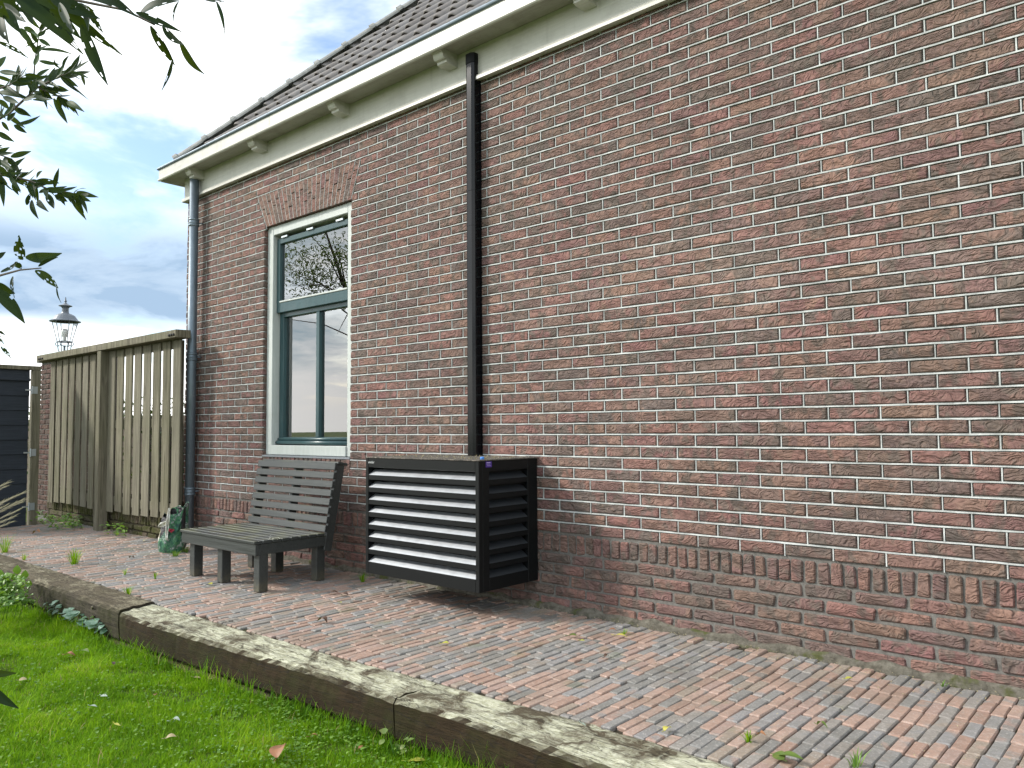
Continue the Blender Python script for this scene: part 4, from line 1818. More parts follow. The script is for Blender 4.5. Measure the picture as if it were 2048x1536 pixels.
for i, (ar, xx, ya, yb, w) in enumerate(pit):
    m_ = MB() if i in single else rest
    yc = (ya + yb) / 2
    near = max(0, 1 - (-yc) / .22)
    dz = rng.uniform(-.0025, .0015) - near * rng.uniform(0, .014)
    tilt = rng.uniform(-.012, .012) + near * rng.uniform(-.08, .06)
    M_ = Matrix.Translation((xx + w / 2, yc, dz)) @ Matrix.Rotation(tilt, 4, 'X') @ Matrix.Rotation(rng.uniform(-.02, .02), 4, 'Y') @ Matrix.Rotation(rng.uniform(-.012, .012), 4, 'Z')
    m_.bbox(-w / 2, w / 2, -(yb - ya) / 2, (yb - ya) / 2, -.05, 0, .0040, rng.uniform(.001, .999), .0016, M_)
    if i in single:
        build('paver', m_, M_paver, paving)
build('pavers', rest, M_paver, paving, kind='stuff')

# ================================================================== vegetation
def blades_mesh(name, base, length, width, az, lean, rnd, bend=.5):
    """many grass blades at once (numpy): quad + triangle each"""
    n = len(base)
    d = np.stack([np.cos(az), np.sin(az), np.zeros(n)], 1)
    s = np.stack([-np.sin(az), np.cos(az), np.zeros(n)], 1)
    up = np.array([0, 0, 1.0])
    mid = base + d * (length * np.sin(lean) * .42)[:, None] + up * (length * np.cos(lean) * .55)[:, None]
    l2 = lean + bend
    tip = mid + d * (length * np.sin(l2) * .5)[:, None] + up * (length * np.cos(l2) * .5)[:, None]
    w = (width / 2)[:, None]
    V = np.empty((n, 5, 3))
    V[:, 0] = base - s * w
    V[:, 1] = base + s * w
    V[:, 2] = mid + s * w * .8
    V[:, 3] = mid - s * w * .8
    V[:, 4] = tip
    me = bpy.data.meshes.new(name)
    me.vertices.add(n * 5)
    me.vertices.foreach_set('co', V.reshape(-1))
    o = np.arange(n)[:, None] * 5
    loops = np.concatenate([o + np.array([[0, 1, 2, 3]]), o + np.array([[3, 2, 4]])], 1).reshape(-1)
    me.loops.add(n * 7)
    me.loops.foreach_set('vertex_index', loops.astype(np.int32))
    me.polygons.add(n * 2)
    st = np.stack([np.arange(n) * 7, np.arange(n) * 7 + 4], 1).reshape(-1)
    me.polygons.foreach_set('loop_start', st.astype(np.int32))
    at = me.attributes.new('rnd', 'FLOAT', 'POINT')
    at.data.foreach_set('value', np.repeat(rnd, 5).astype(np.float32))
    me.update(calc_edges=True)
    me.validate()
    return me


def lz(x, y):
    return -.215 + .028 * np.exp(-(((y + 1.64) / .13) ** 2)) + .006 * (np.sin(x * 5.1 + 1.3 * np.sin(y * 3.7)) + np.sin(y * 6.3 + x * 2.1))


N0 = 900000
X = nrg.uniform(-3.2, 3.6, N0)
Y = nrg.uniform(-3.4, -1.50, N0)
yo = np.interp(X, *OUT)
ok = Y < yo - .004 + .03 * nrg.random(N0)
ok &= Y < np.where(X < 1.36, yo - .018, yo + .05)
d = np.stack([X, Y, np.full(N0, -.19)], 1) - CAM
wd = d @ FWD
pxs = 1024 + FPX * (d @ RGT) / wd
pys = 768 - FPX * (d @ UPV) / wd
ok &= (wd > .3) & (pxs > -420) & (pys < 1900)
dist = np.linalg.norm(d, axis=1)
keep = nrg.random(N0) < np.where((pxs > -40) & (pys < 1600), np.clip(1.25 - dist * .09, .35, 1.0), .22)
ok &= keep
worn = np.sin(X * 7.3 + 2.2 * np.sin(Y * 6.1 + 1)) * np.sin(Y * 8.7 + 1.9 * np.sin(X * 5.3))
ok &= ~((worn > .55) & (nrg.random(N0) < .62))
X, Y, dist, worn = X[ok], Y[ok], dist[ok], worn[ok]
n = len(X)
clump = .5 + .5 * np.sin(X * 17 + 3 * np.sin(Y * 11)) * np.sin(Y * 19 + 2 * np.sin(X * 13))
clump2 = .5 + .5 * np.sin(X * 4.3 + 2 * np.sin(Y * 5.1)) * np.sin(Y * 6.1 + 1.7 * np.sin(X * 3.7))
edge = np.clip(1 - (np.interp(X, *OUT) - Y) / .10, 0, 1)
length = (.020 + .020 * clump * nrg.random(n) + .012 * nrg.random(n)) * (.75 + .5 * clump2)
tall = nrg.random(n) < (.012 + .13 * edge)
length = length * np.where(worn > .55, .72, 1.0)
length = np.where(tall, length * nrg.uniform(1.5, 3.1, n), length) * (1 + .5 * edge)
width = nrg.uniform(.0013, .0026, n) * np.where(tall, 1.3, 1.0) * np.clip(dist / 3.0, .8, 1.35)
base = np.stack([X, Y, lz(X, Y) - .002], 1)
az = nrg.uniform(0, 2 * np.pi, n)
lean = np.abs(nrg.normal(.30, .28, n))
rnd = np.clip(.10 + .42 * clump2 + .22 * clump + nrg.normal(.02, .17, n) - .25 * edge, .01, .94)
rnd = np.where(nrg.random(n) < .022 + .05 * (clump2 > .8), nrg.uniform(.965, 1, n), rnd)
me = blades_mesh('lawn_grass', base, length, width, az, lean, rnd, .55)
go = link('lawn_grass', me, M_grass, kind='stuff')
tag(go, 'short bright green lawn grass beside the sleepers', 'grass')
print('grass blades', n)

# small round-leaved weeds through the lawn
mb = MB()
cnt = 0
while cnt < 2600:
    x = rng.uniform(-.6, 2.6)
    y = rng.uniform(-2.75, -1.6)
    if y > yout(x) - .02:
        continue
    a = proj((x, y, -.18))
    if not (-60 < a[0] < 1100 and a[1] < 1600):
        continue
    # thick towards the near corner, thin elsewhere
    dens = .75 * math.exp(-((a[0] - 640) / 190) ** 2) * (1 if a[1] > 1360 else .3) + .13
    if math.sin(x * 11 + 2 * math.sin(y * 7)) * math.sin(y * 13) < -.15:
        dens *= .3
    if rng.random() > dens:
        continue
    an = rng.uniform(0, 6.28)
    z = lawn_z(x, y) + rng.uniform(.010, .038)
    s = rng.uniform(.007, .017)
    b_ = Vector((x, y, z))
    leaf_geo(mb, b_, b_ + Vector((math.cos(an) * s, math.sin(an) * s, rng.uniform(-.2, .5) * s)), s * .95, (0, 0, 1), .1, rng.random(), 4, .2, 0, 1)
    cnt += 1
gc = build('clover', mb, M_weed, kind='stuff')
tag(gc, 'small round leaved weeds growing through the lawn', 'weeds')


# ground-ivy rosettes against the sleeper
def ivy(px, py, z, n, spread, size, label, m_=M_ivy):
    c0 = GZ(px, py, z)
    t = thing('ivy_plant', label, 'plant', (float(c0[0]), float(c0[1]), lawn_z(c0[0], c0[1])), 'variegated ivy at the sleeper foot')
    for i in range(n):
        an = rng.uniform(0, 6.28)
        rr = spread * math.sqrt(rng.random())
        b_ = Vector((c0[0] + rr * math.cos(an) * 1.5, min(c0[1] + rr * math.sin(an) * .5, yout(c0[0]) - .02), z + rng.uniform(-.03, .045)))
        s = size * rng.uniform(.75, 1.25)
        a2 = rng.uniform(0, 6.28)
        mb = MB()
        tip = b_ + Vector((math.cos(a2), math.sin(a2) - .3, rng.uniform(-.25, .25))) * s
        leaf_geo(mb, b_, tip, s * 1.05, (rng.uniform(-.4, .4), -.5, 1), -.08, rng.random(), 5, -.15)
        build('leaf', mb, m_, t, smooth=True)
        mb = None
    mb = MB()
    for i in range(5):
        an = rng.uniform(0, 6.28)
        mb.tube([(c0[0], c0[1], lawn_z(c0[0], c0[1]) - .01), (c0[0] + spread * math.cos(an) * .6, c0[1] + spread * math.sin(an) * .25, z)], .0015, 5)
    build('stem', mb, M_weed, t)


ivy(128, 1211, -.105, 14, .11, .042, 'variegated ivy clump at the sleeper foot, farthest from the camera')
ivy(165, 1228, -.105, 17, .11, .044, 'variegated ivy clump at the sleeper foot left of the dry stick')
ivy(213, 1242, -.105, 20, .11, .046, 'variegated ivy clump at the sleeper foot right of the dry stick')
ivy(790, 1486, -.13, 10, .06, .028, 'dark green ivy clump under the joint of the two near sleepers', M_greenleaf)
mb = MB()
a, b = GZ(203, 1213, -.02), GZ(176, 1242, -.17)
mb.tube([(a[0], yout(a[0]) - .015, -.01), (b[0], b[1], -.17)], [.004, .006], 7)
tag(build('dry_stick', mb, M_straw), 'pale dry stick leaning on the sleeper among the ivy', 'stick')

# leafy weed at the left edge
wc = GZ(22, 1185, -.10)
wc = P(22, 1190, 6.3)
weed = thing('leafy_weed', 'bushy bright green weed at the left edge of the lawn by the grey sleeper', 'plant', (float(wc[0]), float(wc[1]) - .1, -.21))
mb = MB()
for i in range(900):
    px = 75 * math.sqrt(rng.random()) * rng.choice([-1, 1, -1]) * rng.random() + 15
    py = 1150 + 62 * rng.random()
    if px > 72 - (1212 - py) * .35:
        continue
    q = Vector(P(px, py, 6.35 + rng.uniform(-.30, .10) - (py - 1150) * .006))
    if q.z < -.21 or q.y > yout(q.x) - .01:
        continue
    an = rng.uniform(0, 6.28)
    s = rng.uniform(.022, .042)
    leaf_geo(mb, q, q + Vector((math.cos(an), math.sin(an), rng.uniform(-.5, .6))) * s, s * .75, (rng.uniform(-.5, .5), -.6, 1), .1, rng.random(), 4, .2, 0, 1)
build('foliage', mb, M_weed, weed, kind='stuff')
for (px, py, s) in ((35, 1139, .048), (51, 1148, .042), (10, 1160, .045), (2, 1148, .045), (28, 1153, .035), (60, 1166, .03)):
    q = Vector(P(px, py, 6.25))
    s *= 1.3
    mb = MB()
    leaf_geo(mb, q - Vector(UPV) * s * .5, q + Vector(UPV) * s * .5, s * .9, -Vector(FWD) + Vector((0, 0, .5)), .05, .8 + rng.random() * .2, 6, .1)
    mb.tube([q - Vector(UPV) * s * .5, (q.x - .02, q.y - .02, q.z - .10), (q.x - .03, q.y - .05, -.2)], .002, 5, .5)
    build('leaf', mb, M_weed, weed, smooth=True)


# tufts in the paving joints
def tuft(px, py, n, h, sp, label, m_=None, z=0.0):
    c0 = GZ(px, py, z)
    mb = MB()
    for i in range(n):
        an = rng.uniform(0, 6.28)
        r0 = sp * rng.random() * .3
        b_ = Vector((c0[0] + r0 * math.cos(an), c0[1] + r0 * math.sin(an), z - .004))
        L = h * rng.uniform(.5, 1.1)
        le = rng.uniform(.1, 1.0)
        tip = b_ + Vector((math.cos(an) * sp * le, math.sin(an) * sp * le, L))
        mid = b_.lerp(tip, .5) + Vector((0, 0, L * .25))
        s_ = Vector((-math.sin(an), math.cos(an), 0)) * .0018
        mb.add([b_ - s_, b_ + s_, mid + s_, mid - s_, tip], [(0, 1, 2, 3), (3, 2, 4)], rng.random())
    return tag(build('grass_tuft', mb, m_ or M_grass), label, 'grass', 'tufts in the paving joints')


tuft(148, 1128, 60, .13, .10, 'largest grass tuft growing in the paving, between grey sleeper and bench')
tuft(256, 1189, 30, .06, .05, 'low yellowish tuft beside the end of the grey sleeper')
tuft(48, 1120, 18, .06, .04, 'small tuft in the paving near the left edge above the sleeper')
tuft(310, 1157, 14, .05, .03, 'tiny tuft in the paving left of the front bench leg')
tuft(725, 1163, 40, .06, .05, 'grass tuft at the wall foot between bench and black cover')
tuft(1498, 1483, 24, .035, .03, 'small tuft in the near paving beside a brown leaf')
tuft(1712, 1536, 16, .05, .07, 'broad bladed tuft at the bottom edge of the near paving', M_weed)
tuft(250, 1150, 12, .05, .03, 'sparse sprig in the paving in front of the fence')
tuft(10, 1105, 40, .16, .12, 'grass tuft at the left edge beside the pale plume grass')
tuft(350, 1112, 46, .05, .09, 'fringe of weeds under the potting soil bag', M_weed)
tuft(372, 1105, 30, .06, .07, 'fringe of weeds at the foot of the downpipe', M_weed)
tuft(1885, 1372, 10, .03, .03, 'small dark green weed at the wall foot on the right', M_weed)
tuft(1248, 1268, 14, .03, .03, 'tiny sprig in the paving beside the curled green leaf')


def creeper(px, py, n, spread, label):
    c0 = GZ(px, py, .02)
    mb = MB()
    for i in range(n):
        an = rng.uniform(0, 6.28)
        r0 = spread * math.sqrt(rng.random())
        b_ = Vector((c0[0] + r0 * math.cos(an) * 1.6, c0[1] + r0 * math.sin(an) * .5, rng.uniform(.005, .12)))
        a2 = rng.uniform(0, 6.28)
        s = rng.uniform(.03, .065)
        rt = Vector((c0[0], c0[1], .003))
        mb.add([rt, rt + Vector((.004, 0, 0)), b_], [(0, 1, 2)], .4)
        leaf_geo(mb, b_, b_ + Vector((math.cos(a2), math.sin(a2), rng.uniform(-.2, .6))) * s, s * .5, (0, -.4, 1), .12, rng.random(), 4, .2, 0, 1)
    return tag(build('creeping_weed', mb, M_weed), label, 'plant', 'weeds along the fence foot')


creeper(115, 1055, 60, .20, 'creeping weed at the fence foot under the left slats')
creeper(145, 1050, 70, .18, 'taller creeping weed at the fence foot left of the post')
creeper(232, 1068, 34, .16, 'low creeping weed at the fence foot right of the post')
creeper(85, 1045, 40, .18, 'weed growing at the foot of the brick gate pillar')

# plume grass at the left edge
pl = thing('plume_grass', 'pale feathery plume grass reaching in from the left edge', 'grass', tuple(float(v) for v in GZ(-150, 1150, 0)))
pl.location.z = 0
for (tx, ty, mx_, my_) in ((45, 986, 10, 985), (46, 999, 12, 1000), (38, 1006, 5, 1010), (35, 1021, 5, 1028), (14, 966, -12, 970), (8, 974, -15, 985), (26, 1034, 0, 1042), (30, 992, 0, 998), (20, 1045, -5, 1052), (10, 1012, -15, 1020)):
    mb = MB()
    D0 = 5.0
    b_ = Vector(P(-150, 1150, D0))
    b_.z = 0
    pts = []
    for t in np.linspace(0, 1, 9):
        q = (1 - t) ** 2 * np.array([-150, 1110]) + 2 * t * (1 - t) * np.array([tx - 62, ty + 26]) + t * t * np.array([tx, ty])
        pts.append(Vector(P(q[0], q[1], D0 + t * .05)))
    mb.tube(pts, [.0016] * 8 + [.0005], 5, rng.random())
    for t in range(60):
        k = rng.uniform(.62, 1) * 8
        i = min(int(k), 7)
        q = pts[i].lerp(pts[i + 1], k - i)
        dr = (pts[i + 1] - pts[i]).normalized()
        e = q + dr * rng.uniform(.02, .045) + Vector((rng.uniform(-1, 1), rng.uniform(-1, 1), rng.uniform(-1, 1))) * .010
        sd = Vector((0, 0, .0012))
        mb.add([q - sd, q + sd, e], [(0, 1, 2)], rng.random())
    build('plume', mb, M_straw, pl)

# ------------------------------------------------------------------ fallen leaves
NL = [0]


def fallen(px, py, z, size, m_, label, asp=.5, rot=None, curl=.25, group='fallen leaves'):
    c0 = GZ(px, py, z)
    an = rng.uniform(0, 6.28) if rot is None else rot
    dv = Vector((math.cos(an), math.sin(an), rng.uniform(-.05, .2)))
    mb = MB()
    b_ = Vector((c0[0], c0[1], z + .006)) - dv * size * .5
    b_.z = max(b_.z, z + .004)
    leaf_geo(mb, b_, b_ + dv * size, size * asp, (rng.uniform(-.3, .3), rng.uniform(-.4, .1), 1), curl * .35, rng.random(), 8, curl * .55, 0, 2, 0, rng.uniform(-.12, .12))
    mb.tube([b_ - dv * size * .35 + Vector((0, 0, .002)), b_], .0012, 5, .3)
    me = mb.mesh('fallen_leaf', True)
    o = link('fallen_leaf', me, m_)
    tag(o, label, 'leaf', group)


LZ_ = -.175
fallen(563, 1508, LZ_, .085, M_dry, 'large red brown fallen leaf on the lawn at the bottom edge', .75, 2.2, .5)
fallen(350, 1446, LZ_, .055, M_silver, 'silvery curled leaf on the lawn below the middle sleeper', .45, .3, .5)
fallen(342, 1478, LZ_, .04, M_drypale, 'pale tan leaf on the lawn under the silvery curled leaf', .7, 1.0, .4)
fallen(628, 1476, LZ_, .035, M_dry, 'small pinkish brown leaf on the lawn right of the large red leaf', .6, .8, .6)
fallen(209, 1394, LZ_, .045, M_silver, 'upper of two pale silvery leaves on the middle of the lawn', .45, .2)
fallen(187, 1415, LZ_, .040, M_silver, 'lower of two pale silvery leaves on the middle of the lawn', .4, .4)
fallen(141, 1313, LZ_, .065, M_dry, 'brown curled leaf on the far lawn beside a grey green leaf', .4, .5, .7)
fallen(170, 1305, LZ_, .07, M_greenleaf, 'grey green leaf on the far lawn beside the brown curled leaf', .3, .2)
fallen(226, 1329, LZ_, .035, M_darkdry, 'small dark brown leaf on the lawn below the ivy', .5)
fallen(46, 1362, LZ_, .035, M_drypale, 'small cream leaf on the lawn near the left edge', .7)
fallen(235, 1452, LZ_, .045, M_yellow, 'yellow green leaf on the lawn left of the silvery curled leaf', .35, .1)
fallen(310, 1392, LZ_, .025, M_dry, 'tiny brown leaf on the lawn above the silvery curled leaf', .7)
fallen(425, 1360, LZ_, .04, M_drypale, 'pale leaf in the long grass below the middle sleeper', .4, 1.2)
fallen(395, 1358, LZ_, .045, M_drypale, 'cream leaf on the lawn edge below the middle sleeper', .5, .4)
fallen(835, 1525, LZ_, .07, M_yellow, 'pale green leaf in the grass under the nearest sleeper', .45, .6)
fallen(722, 1497, LZ_, .025, M_dry, 'tiny pinkish leaf beside the dark ivy clump', .7)
fallen(645, 1246, .004, .065, M_darkdry, 'dark brown crumpled leaf on the paving below the black cover', .6, .2, .8)
fallen(668, 1188, .004, .05, M_darkdry, 'dark leaf on the paving between bench and black cover', .6, .9, .6)
fallen(690, 1192, .004, .06, M_darkdry, 'heap of dark crumbled leaf bits right of the bench', .5, .1, .5)
fallen(890, 1290, .004, .045, M_yellow, 'yellow green leaf on the paving below the black cover', .5, .1)
fallen(1213, 1316, .004, .028, M_darkdry, 'small dark brown leaf standing up on the paving right of the cover', .7, 1.3, .8)
fallen(1243, 1275, .004, .065, M_yellow, 'long yellow green leaf on the paving near the wall', .25, .15, .5)
fallen(1165, 1284, .004, .04, M_yellow, 'small yellow leaf on the paving near the wall', .3, -.3)
fallen(1225, 1264, .004, .045, M_dry, 'orange leaf at the wall foot right of the black cover', .3, .3, .5)
fallen(1145, 1275, .004, .06, M_greenleaf, 'dull green leaf on the paving near the wall', .3, -.1)
fallen(1645, 1457, .004, .055, M_greenleaf, 'curled bright green leaf on the near paving', .3, -.6, .7)
fallen(1525, 1474, .004, .034, M_dry, 'brown curled leaf beside the small tuft on the near paving', .45, -.4, .8)
fallen(1698, 1360, .004, .030, M_yellow, 'small yellow green leaf on the paving near the wall on the right', .7, .5)
fallen(1582, 1522, .004, .085, M_greenleaf, 'large dark green leaf on the near paving at the bottom edge', .4, -.15, .4)
fallen(1557, 1517, .004, .05, M_greenleaf, 'smaller dark green leaf joined to the large one at the bottom edge', .8, 2.6, .3)
fallen(1336, 1462, .004, .035, M_yellow, 'yellow leaf standing on the paving by the nearest sleeper', .8, 1.4, .5)
fallen(1167, 1452, .006, .035, M_silver, 'thin pale leaf on the nearest sleeper', .25, -.4)
fallen(215, 1090, .004, .03, M_drypale, 'pale yellow leaf on the paving in front of the fence', .6)
fallen(222, 1127, .004, .05, M_drypale, 'cream leaf on the paving left of the bench', .5)
fallen(264, 1117, .004, .06, M_darkdry, 'dark clump of leaf on the paving left of the bench', .5, .2, .6)
fallen(73, 1068, .004, .10, M_dry, 'orange brown leaf on the paving near the gate', .5, .3, .6)
fallen(290, 1082, .004, .06, M_drypale, 'tan leaf at the fence foot left of the bag', .5)
fallen(305, 1087, .004, .06, M_dry, 'brown leaf at the fence foot beside the bag', .5)
fallen(421, 1169, .004, .035, M_yellow, 'yellow leaf on the paving under the front of the bench', .8)
fallen(440, 1146, .004, .03, M_drypale, 'cream leaf on the paving under the bench', .7)
fallen(498, 1140, .004, .025, M_drypale, 'pale leaf on the paving behind the middle bench leg', .7)
fallen(680, 1207, .004, .03, M_yellow, 'yellow leaf on the paving right of the bench', .7)
fallen(270, 1147, .004, .04, M_drypale, 'pale curled leaf on the paving in front of the bench', .5)

# dry crumbs of blossom and leaf along the wall foot and over the near stones
mb = MB()
for i in range(900):
    if i < 560:
        x = rng.uniform(1.3, 4.6)
        y = -.03 - abs(rng.gauss(0, .10))
    else:
        x = rng.uniform(-3, 4.6)
        y = rng.uniform(-1.3, -.03)
    s = rng.uniform(.003, .011)
    an = rng.uniform(0, 6.28)
    b_ = Vector((x, y, .0035))
    leaf_geo(mb, b_, b_ + Vector((math.cos(an) * s, math.sin(an) * s, rng.uniform(0, .3) * s)), s * .45, (0, 0, 1), .2, rng.random(), 3, .3, 0, 1)
dbr = build('leaf_litter', mb, M_drypale, kind='stuff')
tag(dbr, 'dry pale crumbs of leaf scattered over the paving and wall foot', 'litter')
mb = MB()
for i in range(260):
    x = ax0 + .05 + rng.random() ** .7 * .9
    y = -.48 + .45 * rng.random()
    s = rng.uniform(.004, .014)
    an = rng.uniform(0, 6.28)
    b_ = Vector((x, y, az1 + .0085))
    leaf_geo(mb, b_, b_ + Vector((math.cos(an) * s, math.sin(an) * s, rng.uniform(0, .5) * s)), s * .5, (0, 0, 1), .2, rng.random(), 3, .3, 0, 1)
o = build('lid_litter', mb, M_drypale, kind='stuff')
tag(o, 'dry leaf crumbs lying on top of the black cover', 'litter')

# ------------------------------------------------------------------ overhanging shrub (upper left)
shrub = thing('overhanging_shrub', 'dark green long leaved shrub hanging into the upper left corner', 'shrub', (1.3, -4.6, -.21))
mb = MB()
mb.tube([(1.3, -4.6, -.25), (1.32, -4.5, .8), (1.5, -4.3, 1.7), (1.8, -4.0, 2.5)], [.05, .04, .03, .02], 8)
mb.tube([(1.32, -4.5, .8), (1.1, -4.1, 1.6), (1.2, -3.6, 2.1)], [.03, .022, .014], 8)
build('trunk', mb, M_bark, shrub, smooth=True)


def twig(pts, r0=.0035, r1=.0015):
    mb = MB()
    n = len(pts)
    mb.tube([P(*q) for q in pts], [r0 + (r1 - r0) * i / (n - 1) for i in range(n)], 6)
    build('branch', mb, M_twig, shrub, smooth=True)


def lf(x0, y0, x1, y1, dist, w, k=3.2, ox=0, oy=0, dz=.0, holes=0, tail=.0, curl=0.0, bright=None, droop=None):
    a = P(ox + x0 / k, oy + y0 / k, dist)
    b = P(ox + x1 / k, oy + y1 / k, dist + dz + rng.uniform(-.04, .04))
    mb = MB()
    L = np.linalg.norm(b - a)
    nr = -Vector(FWD) * rng.uniform(.8, 1.2) + Vector((0, 0, 1)) * rng.uniform(-.3, .6) + Vector(RGT) * rng.uniform(-.4, .4)
    leaf_geo(mb, a, b, w * dist / FPX / k * 1.0, nr, rng.uniform(-.10, .10) if droop is None else droop, bright if bright is not None else rng.uniform(.02, .5), 12, rng.uniform(.15, .45), holes, 3, tail, curl)
    build('leaf', mb, M_leaf, shrub, smooth=True)


# big near leaves along the top
D1 = 1.55
twig([(-60, -90, D1 + .1), (60, -30, D1), (150, 0, D1), (250, 20, D1), (310, 50, D1)])
twig([(-60, -90, D1 + .1), (200, -60, D1), (350, -30, D1), (432, 0, D1)])
for a in [(60, -60, 535, 350, 105), (250, -70, 785, 355, 80), (520, 160, 690, 545, 85), (500, 20, 565, 200, 60), (560, 40, 660, 210, 50),
          (480, -40, 880, 110, 110), (890, 95, 1150, 5, 95), (870, 80, 1165, 205, 70), (965, 165, 1120, 420, 75), (1110, 380, 1035, 580, 35),
          (1040, 170, 1180, 290, 55), (1150, 260, 1310, 475, 55), (1260, -25, 1440, 10, 50), (1385, 10, 1440, 220, 28), (1145, 10, 1110, 165, 30),
          (0, 90, 60, 280, 90), (40, 60, 140, 220, 70), (-20, 265, 180, 372, 35), (0, -40, 130, 110, 90), (110, -60, 250, 60, 90), (200, -40, 420, 120, 110),
          (-60, -20, 60, 120, 110), (160, 20, 480, 260, 120), (320, 60, 520, 250, 90), (300, -60, 640, 120, 110), (0, 20, 170, 90, 80), (380, 20, 470, 210, 60)]:
    lf(*a[:4], D1 + rng.uniform(-.12, .12), a[4] * .78, dz=rng.uniform(-.08, .08), holes=.055, tail=.25, curl=rng.uniform(-.08, .08), bright=rng.uniform(.0, .25))
for i in range(26):
    x0, y0 = rng.uniform(-80, 420), rng.uniform(-120, 60)
    an = rng.uniform(.2, 1.3)
    L_ = rng.uniform(110, 240)
    lf(x0, y0, x0 + L_ * math.cos(an), y0 + L_ * math.sin(an) * .8, D1 + rng.uniform(.05, .35), rng.uniform(40, 75), dz=rng.uniform(-.08, .08), holes=.02, tail=.2, bright=rng.uniform(0, .35))
# middle, lighter leaves farther off
D2 = 2.5
twig([(-40, 260, D2), (20, 225, D2), (75, 175, D2), (125, 150, D2), (150, 140, D2)], .004, .0012)
twig([(66, 180, D2), (70, 120, D2), (76, 82, D2), (80, 60, D2)], .002, .001)
twig([(75, 175, D2), (110, 190, D2), (135, 200, D2)], .002, .001)
for a in [(250, 390, 385, 412), (350, 375, 388, 440), (405, 440, 445, 352), (398, 475, 480, 412), (450, 475, 582, 458), (520, 480, 540, 550), (390, 500, 568, 640),
          (340, 560, 440, 580), (345, 630, 432, 790), (430, 650, 540, 716), (330, 612, 455, 608), (250, 570, 335, 632), (255, 318, 472, 350), (222, 420, 252, 335),
          (230, 500, 322, 438), (318, 520, 372, 440), (120, 600, 158, 505), (205, 580, 163, 462), (0, 458, 132, 472), (-30, 480, 105, 535), (-20, 540, 135, 605),
          (-10, 590, 205, 640), (200, 605, 330, 640), (210, 640, 342, 697), (100, 690, 200, 746), (105, 800, 258, 740), (48, 772, 102, 718), (90, 800, 172, 852),
          (-20, 845, 92, 907), (130, 190, 222, 302), (152, 175, 235, 218), (250, 250, 328, 297), (268, 205, 348, 178), (165, 80, 262, 190), (420, 120, 468, 212),
          (240, 520, 300, 560), (300, 560, 380, 600), (150, 640, 230, 600), (20, 620, 120, 660), (-20, 640, 60, 700), (-30, 700, 40, 760), (10, 780, 60, 840),
          (130, 180, 180, 260), (165, 300, 240, 262), (-20, 440, 40, 360)]:
    lf(*a, D2 + rng.uniform(-.15, .15), rng.uniform(24, 36), dz=rng.uniform(-.06, .06), holes=0, tail=.15, bright=rng.uniform(.25, .95))
# lower sprig
D3 = 2.6
twig([(-40, 345, D3), (20, 352, D3), (60, 362, D3), (100, 380, D3), (140, 385, D3), (165, 392, D3)], .004, .001)
for a in [(-20, 980, 62, 942), (68, 1005, 200, 968), (45, 1132, 162, 1008), (-10, 1025, 85, 1088), (5, 1120, 25, 1322), (100, 1150, 142, 1078), (193, 1160, 226, 1118),
          (235, 1140, 272, 1093), (348, 1202, 378, 1075), (235, 1153, 380, 1172), (100, 1160, 210, 1192), (170, 1312, 198, 1232), (203, 1280, 247, 1402), (240, 1285, 312, 1357),
          (300, 1240, 347, 1336), (350, 1248, 432, 1290), (290, 1213, 425, 1222), (430, 1238, 492, 1322), (460, 1280, 552, 1408), (458, 1238, 582, 1290), (490, 1228, 630, 1262),
          (160, 1180, 240, 1220), (210, 1200, 300, 1180), (120, 1130, 180, 1170), (60, 1120, 130, 1160), (250, 1230, 320, 1210), (-20, 1060, 60, 1140), (-30, 1120, 50, 1180), (80, 1180, 120, 1250)]:
    lf(*a, D3 + rng.uniform(-.1, .1), rng.uniform(26, 40), dz=rng.uniform(-.06, .06), holes=.01, tail=.15, bright=rng.uniform(.1, .7))
def sprig(line, dist, n, L0, L1, w0, w1, b0, b1):
    for i in range(n):
        k = rng.uniform(0, len(line) - 1.001)
        j = int(k)
        x = line[j][0] + (line[j + 1][0] - line[j][0]) * (k - j)
        y = line[j][1] + (line[j + 1][1] - line[j][1]) * (k - j)
        dx, dy = line[j + 1][0] - line[j][0], line[j + 1][1] - line[j][1]
        an = math.atan2(dy, dx) + rng.choice([-1, 1]) * rng.uniform(.25, 1.1)
        L_ = rng.uniform(L0, L1)
        lf(x, y, x + L_ * math.cos(an), y + L_ * math.sin(an) + L_ * .15, dist + rng.uniform(-.1, .1), rng.uniform(w0, w1), k=1.0, dz=rng.uniform(-.05, .05), tail=.15, bright=rng.uniform(b0, b1))


sprig([(-30, 255), (20, 225), (75, 175), (125, 150), (150, 140)], D2, 34, 24, 46, 7, 11, .1, .9)
sprig([(70, 185), (70, 120), (76, 82), (80, 55)], D2, 14, 20, 38, 7, 10, .2, .9)
sprig([(75, 175), (110, 190), (135, 200)], D2, 12, 20, 40, 6, 9, .1, .7)
sprig([(-30, 348), (20, 352), (60, 362), (100, 380), (140, 385), (165, 392)], D3, 36, 18, 40, 6, 10, .05, .6)
twig([(-40, 190, D2), (20, 170, D2), (50, 150, D2)], .003, .001)
sprig([(-40, 190), (20, 170), (50, 150)], D2, 16, 22, 42, 7, 10, .05, .6)
twig([(-40, 300, D3), (0, 310, D3), (25, 318, D3)], .003, .001)
sprig([(-40, 300), (0, 310), (25, 318)], D3, 14, 18, 40, 7, 10, .05, .6)
